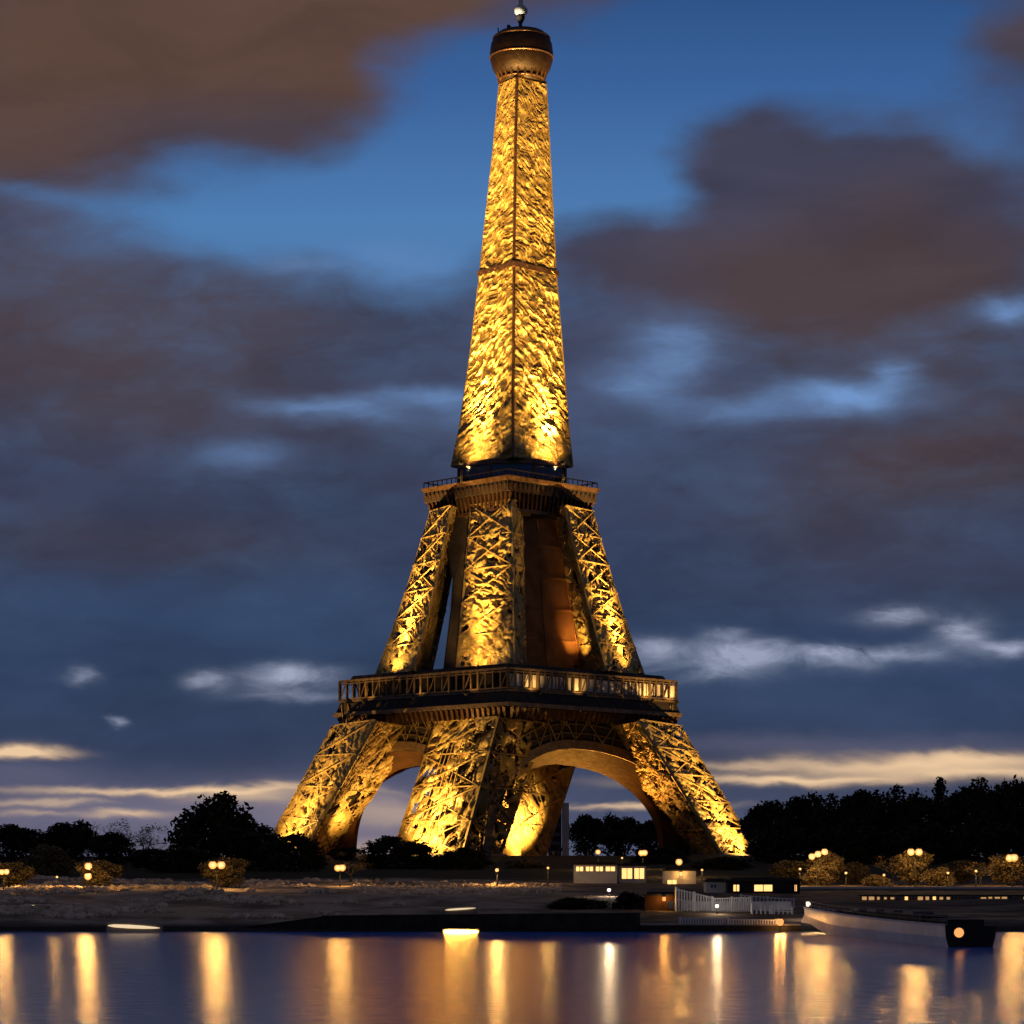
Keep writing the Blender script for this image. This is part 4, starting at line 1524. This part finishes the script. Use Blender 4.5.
# wall lamps
def wall_lamp(px, py, Y, label, gl, r, nm='wall_lamp', back=0.5, power=0):
    t = thing(nm, label, 'lamp', (wx(px, Y), Y, wz(py, Y)), 0, 'small lamps near the water')
    b = MB()
    b.bar((0, 0.05, -r * 1.1), (0, back, -r * 0.4), 0.1)
    b.lathe([(r * 0.8, -r * 1.25), (r * 0.9, -r * 1.05), (r * 0.2, -r * 1.0)], seg=10)
    b.lathe([(r * 0.9, r * 1.0), (r * 0.95, r * 1.1), (r * 0.25, r * 1.5)], seg=10)
    b.build('bracket', M['dark'], t)
    g_ = MB()
    g_.lathe([(r * 0.7, -r), (r * 0.85, 0), (r * 0.7, r)], seg=12)
    g_.build('lantern', M[gl], t)
    ld = bpy.data.lights.new('lantern_light', 'POINT')
    ld.energy = power
    ld.color = (1.0, 0.5, 0.13)
    ld.shadow_soft_size = r * 1.2
    lo = bpy.data.objects.new('lantern_light', ld)
    COL.objects.link(lo)
    lo.parent = t
    lo.location = (0, -0.1, 0)


wall_lamp(664, 899, 366.3, 'orange lamp fixed to the wall of the brown hut', 'glow_orange', 0.3, power=700)
wall_lamp(681, 874, 473.3, 'yellow lamp on the front wall of the small pale kiosk', 'glow', 0.4, power=900)


# ------------------------------------------------------------------ quay, railings
def wall_run(name, label, cat, px0, px1, Y0, Y1, top0, top1, zbot, th, m, coping=None, copm='stone', group=None):
    a = np.array((wx(px0, Y0), Y0, 0))
    b = np.array((wx(px1, Y1), Y1, 0))
    z0, z1 = wz(top0, Y0), wz(top1, Y1)
    t = thing(name, label, cat, tuple((a + b) / 2), 0, group)
    t['kind'] = 'thing'
    o = (a + b) / 2
    d = (b - a) / np.linalg.norm(b - a)
    n = np.array((-d[1], d[0], 0)) * th
    mb = MB()
    lo = np.array((0, 0, 1.0))
    q0 = [a - o + lo * zbot, b - o + lo * zbot, b - o + n + lo * zbot, a - o + n + lo * zbot]
    q1 = [a - o + lo * z0, b - o + lo * z1, b - o + n + lo * z1, a - o + n + lo * z0]
    mb.frustum(q0, q1)
    mb.build('wall', M[m], t)
    if coping:
        c = MB()
        e = d * 0.1
        nn = n / th
        q0 = [a - o - e - nn * 0.12 + lo * (z0 + 0.003), b - o + e - nn * 0.12 + lo * (z1 + 0.003), b - o + e + n + nn * 0.12 + lo * (z1 + 0.003), a - o - e + n + nn * 0.12 + lo * (z0 + 0.003)]
        c.frustum(q0, [p + lo * coping for p in q0])
        c.build('coping', M[copm], t)
    return t


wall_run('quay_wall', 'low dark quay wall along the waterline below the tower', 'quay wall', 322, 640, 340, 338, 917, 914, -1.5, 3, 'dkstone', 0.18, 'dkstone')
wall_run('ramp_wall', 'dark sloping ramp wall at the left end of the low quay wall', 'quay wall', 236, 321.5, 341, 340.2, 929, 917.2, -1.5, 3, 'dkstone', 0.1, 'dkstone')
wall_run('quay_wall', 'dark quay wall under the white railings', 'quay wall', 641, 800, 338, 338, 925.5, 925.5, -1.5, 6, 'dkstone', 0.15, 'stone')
wall_run('embankment_wall', 'long dark embankment wall with lit coping below the lamplit shrubs', 'wall', 800, 1060, 436, 436, 888.6, 888.6, 2, 1.0, 'stone', 0.35, 'pale')


def picket_fence(label, px0, px1, top0, top1, bot0, bot1, Y0, Y1, n, rails, group='white railings by the quay', m='white', cat='railing'):
    a0, b0 = np.array((wx(px0, Y0), Y0, wz(bot0, Y0))), np.array((wx(px1, Y1), Y1, wz(bot1, Y1)))
    a1, b1 = np.array((wx(px0, Y0), Y0, wz(top0, Y0))), np.array((wx(px1, Y1), Y1, wz(top1, Y1)))
    o = (a0 + b0) / 2
    t = thing('railing', label, cat, tuple(o), 0, group)
    r_ = MB()
    for f in rails:
        r_.bar(lerp(a0, a1, f) - o, lerp(b0, b1, f) - o, 0.12)
    r_.build('rail', M[m], t)
    p = MB()
    for i in range(n + 1):
        f = i / n
        p.bar(lerp(a0, b0, f) - o, lerp(a1, b1, f) - o, 0.16)
    p.build('pickets', M[m], t)
    for f in (0, 0.5, 1):
        q = MB()
        q.bar(lerp(a0, b0, f) - o - np.array((0, 0, 1.2)), lerp(a1, b1, f) - o + np.array((0, 0, 0.15)), 0.24)
        q.build('post', M[m], t)
    return t


picket_fence('tall pale picket railing right of the brown hut', 676, 712, 888, 897, 913, 913, 366, 366, 13, (0.05, 0.55, 0.95))
picket_fence('white picket railing between the tall pale one and the two-tier one', 713, 751, 898, 897, 915, 915, 366, 366, 16, (0.04, 0.96))
picket_fence('upper tier of white railing in front of the dark boathouse', 741, 794, 895, 899, 903, 906, 374, 374, 14, (0.04, 0.96))
picket_fence('lower tier of white railing in front of the dark boathouse', 752, 792, 904, 908, 915, 916, 362, 362, 9, (0.05, 0.5, 0.95))
picket_fence('long low white railing along the quay edge', 680, 776, 918, 920, 925, 925, 338.5, 338.5, 36, (0.05, 0.95))
# white panels hung behind the pickets
tt_ = thing('screen_wall', 'pale board screen behind the picket railings on the quay', 'screen', (wx(735, 369), 369, wz(915, 369)))
b_ = MB()
b_.box((0, 0, 1.0), (16.5, 0.12, 2.0))
b_.build('boards', M['white'], tt_)
b_ = MB()
for k in range(9):
    b_.box((-8 + 2 * k, 0.14, 0.6), (0.16, 0.16, 3.2))
b_.build('post', M['dark'], tt_)
lamp(717, 906, 361, 'small white lamp in front of the middle picket railing', 'single', 'glow_white', 0.26, name='quay_lamp', foot=wz(916, 361), power=2600)
lamp(780, 922, 337, 'amber lantern at the right end of the low quay railing', 'single', 'glow_orange', 0.5, name='quay_lamp', foot=wz(933, 337), power=1500)


# glowing strips put in for lit edges, and one added to gild the water
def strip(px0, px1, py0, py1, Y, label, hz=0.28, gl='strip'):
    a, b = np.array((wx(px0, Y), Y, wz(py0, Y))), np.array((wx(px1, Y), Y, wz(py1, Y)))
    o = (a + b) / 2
    t = thing('glow_strip', label, 'light', tuple(o), 0, 'added glowing strips near the waterline')
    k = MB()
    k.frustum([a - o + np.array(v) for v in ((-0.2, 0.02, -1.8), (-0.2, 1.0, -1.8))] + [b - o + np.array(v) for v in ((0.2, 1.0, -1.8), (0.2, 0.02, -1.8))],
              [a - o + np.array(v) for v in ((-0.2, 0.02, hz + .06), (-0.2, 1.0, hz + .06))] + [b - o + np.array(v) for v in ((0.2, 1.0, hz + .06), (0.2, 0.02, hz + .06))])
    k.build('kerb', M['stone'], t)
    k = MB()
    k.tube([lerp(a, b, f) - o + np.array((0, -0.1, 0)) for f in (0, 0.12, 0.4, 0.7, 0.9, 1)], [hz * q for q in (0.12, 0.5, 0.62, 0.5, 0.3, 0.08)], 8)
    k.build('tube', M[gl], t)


strip(108, 160, 925.5, 928, 334.5, 'long pale glowing strip put in for a lit edge at the waterline on the left', 0.4)
strip(22, 46, 906, 906, 372, 'short glowing strip put in for a lit patch low on the rubble bank at far left', 0.22)
strip(445, 476, 910, 908, 345, 'slanting glowing strip put in for a lit plank on top of the dark quay wall', 0.22)
strip(444, 478, 931, 931.3, 336.5, 'amber glowing strip added to gild the water, at the foot of the dark quay wall', 0.22, 'strip_hot')

# ------------------------------------------------------------------ barge
bt = thing('barge', 'long pale-sided barge moored with its dark stern towards the viewer', 'boat', (wx(945, 268), 268, 0))
end = np.array((wx(800, 336) - wx(945, 268), 68.0, 0))
L = np.linalg.norm(end)
d = end / L
n = np.array((d[1], -d[0], 0))        # to starboard (right)
hull = MB()
NS = 26
secs = []
for i in range(NS):
    f = i / (NS - 1)
    beam = 5.6 * (1 if f < 0.7 else max(0.02, 1 - ((f - 0.7) / 0.3) ** 2.2))
    cofs = (5.6 - beam) * 0.10
    top = 2.3 + 0.9 * f ** 2
    bot = -0.5 if f < 0.75 else -0.5 + 1.8 * ((f - 0.75) / 0.25)
    o = d * L * f + n * cofs
    flare = 0.5
    secs.append([o + n * flare + np.array((0, 0, bot)), o + np.array((0, 0, bot + (top - bot) * 0.55)) + n * 0.08, o + np.array((0, 0, top)),
                 o + n * beam + np.array((0, 0, top)), o + n * (beam - 0.08) + np.array((0, 0, bot + (top - bot) * 0.55)), o + n * (beam - flare) + np.array((0, 0, bot))])
side = MB()
P = np.array([[s_[k] for k in (0, 1, 2)] for s_ in secs])
side.grid(P, None, False, True)
P = np.array([[s_[k] for k in (3, 4, 5)] for s_ in secs])
side.grid(P, None, False, True)
M['hull'] = noisy('pale_hull', (0.78, 0.77, 0.76), (0.55, 0.54, 0.53), 0.12, 0.38, 0.3, 0.03, 0.4)
hb = side.build('hull', M['hull'], bt)
rub = MB()
for i in range(NS - 1):
    rub.bar(secs[i][2] + np.array((0, 0, 0.05)), secs[i + 1][2] + np.array((0, 0, 0.05)), 0.22)
rub.build('gunwale', M['white'], hb)
st_ = MB()
st_.add(secs[0], [(0, 1, 2, 3, 4, 5)])
st_.build('stern', M['dark'], bt)
dk = MB()
P = np.array([[s_[2] * 0.98 + s_[3] * 0.02 - np.array((0, 0, .1)), s_[3] - np.array((0, 0, .1))] for s_ in secs])
dk.grid(P, None, False)
dk.build('deck', M['dark'], bt)
cbn = MB()
for f0, f1, hh, ins in ((0.03, 0.14, 0.2, 0.7), (0.2, 0.78, 0.45, 1.3)):
    a, b = d * L * f0, d * L * f1
    q = [a + n * ins, a + n * (5.6 - ins), b + n * (5.6 - ins), b + n * ins]
    cbn.frustum([p + np.array((0, 0, 2.2)) for p in q], [p + np.array((0, 0, 2.7 + hh)) for p in q])
cbn.build('cabin', M['dark'], bt)
rl = MB()
for i in range(0, NS):
    p = secs[i][2] + n * 0.25
    rl.bar(p, p + np.array((0, 0, 0.95)), 0.06)
    if i:
        q = secs[i - 1][2] + n * 0.25
        for hh in (0.5, 0.95):
            rl.bar(p + np.array((0, 0, hh)), q + np.array((0, 0, hh)), 0.05)
rl.build('deck_rail', M['greyiron'], bt)
ht = MB()
for f0 in (0.3, 0.42, 0.54, 0.66):
    a_ = d * L * f0 + n * 2.8
    ht.box(a_ + np.array((0, 0, 3.35)), (2.4, 4.2, 0.4), math.atan2(d[1], d[0]) - math.pi / 2)
ht.build('hatch', M['greyiron'], bt)
ph = MB()
prof = [(0.55, 0.0), (0.62, 0.06), (0.62, 0.1)]
ph.lathe([(0.72, 0), (0.72, 0.12), (0.5, 0.14)], seg=18)
po = ph.build('porthole', M['iron'], bt)
po.location = n * 1.5 + np.array((0, -0.02, 1.55))
po.rotation_euler = (math.radians(90), 0, 0)
pg = MB()
pg.lathe([(0.55, 0.10), (0.50, 0.17), (0.2, 0.2)], seg=18)
pg.build('pane', M['glow_orange'], po)

# low glass terrace with lit windows on the right bank
tr_ = thing('terrace_pavilion', 'long low glazed terrace with a strip of lit windows on the right bank', 'pavilion', (wx(945, 394), 394, wz(904, 394)))
hw = (wx(1030, 394) - wx(862, 394)) / 2
b_ = MB()
b_.box((0, 2, 0.3 - 1), (2 * hw, 4, 0.5 + 2))
b_.build('wall', M['dark'], tr_)
b_ = MB()
b_.box((0, 2, 1.35), (2 * hw + 0.6, 4.6, 0.18))
b_.build('roof', M['dark'], tr_)
rngw = random.Random(5)
for k in range(24):
    x0 = -hw + 2 * hw * k / 24
    ww = 2 * hw / 24
    f = MB()
    f.bar((x0 + 0.06, 0.1, 0.56), (x0 + 0.06, 0.1, 1.25), 0.11)
    f.bar((x0, 0.1, 1.2), (x0 + ww, 0.1, 1.2), 0.09)
    wo = f.build('window', M['iron'], tr_)
    p = MB()
    p.box((x0 + ww / 2, 0.15, 0.9), (ww * rngw.uniform(0.35, 0.85), 0.05, rngw.uniform(0.3, 0.62)))
    p.build('pane', M[rngw.choice(['window', 'window_dim', 'window_dim', 'window'])] if (2 <= k <= 12 and rngw.random() < 0.8) else M[rngw.choice(['glass', 'glass', 'window_dim'])], wo)

# ------------------------------------------------------------------ rubble on the bank (too many to count)
def rock(rng):
    n_ = 10
    v = rng.normal(size=(n_, 3))
    v /= np.linalg.norm(v, axis=1)[:, None]
    return v


import bmesh
def rock_mesh(rng):
    bm = bmesh.new()
    bmesh.ops.create_icosphere(bm, subdivisions=1, radius=1.0)
    V = np.array([v.co[:] for v in bm.verts])
    Fc = [[v.index for v in f.verts] for f in bm.faces]
    bm.free()
    V *= (1 + 0.28 * rng.normal(size=(len(V), 1)))
    V *= np.array((1.0, 0.8, 0.6))
    return V, Fc


rr = np.random.default_rng(21)
RK = [rock_mesh(rr) for _ in range(8)]
def scatter(name, label, pts, s0, s1, m):
    mb = MB()
    for (x, y) in pts:
        V, Fc = RK[rr.integers(8)]
        s_ = s0 + (s1 - s0) * rr.random() ** 2
        a = rr.random() * 6.28
        R = np.array(((math.cos(a), -math.sin(a), 0), (math.sin(a), math.cos(a), 0), (0, 0, 1)))
        mb.add(V @ R.T * s_ + np.array((x, y, gz(x, y) + s_ * 0.15)), Fc)
    tag(mb.build(name, M[m]), label, 'rubble', None, 'stuff')


M['rubble'] = noisy('pale_rubble', (0.72, 0.56, 0.38), (0.36, 0.26, 0.16), 0.35, 0.9, spec=0.1)
pts = []
while len(pts) < 4200:
    y = rr.uniform(352, 500)
    px = rr.uniform(-40, 420)
    if fbm(np.array(px / 60), np.array(y / 9), 44, 3) > 0.48 + 0.0006 * px:
        pts.append((wx(px, y), y))
scatter('bank_rubble', 'pale broken rubble strewn over the left riverbank', pts, 0.2, 0.95, 'rubble')
pts = []
while len(pts) < 2200:
    y = rr.normal(440, 9)
    px = rr.uniform(352, 560)
    pts.append((wx(px, y), y))
scatter('cobble_strip', 'pale strip of cobbles across the bank below the tower', pts, 0.18, 0.55, 'rubble')
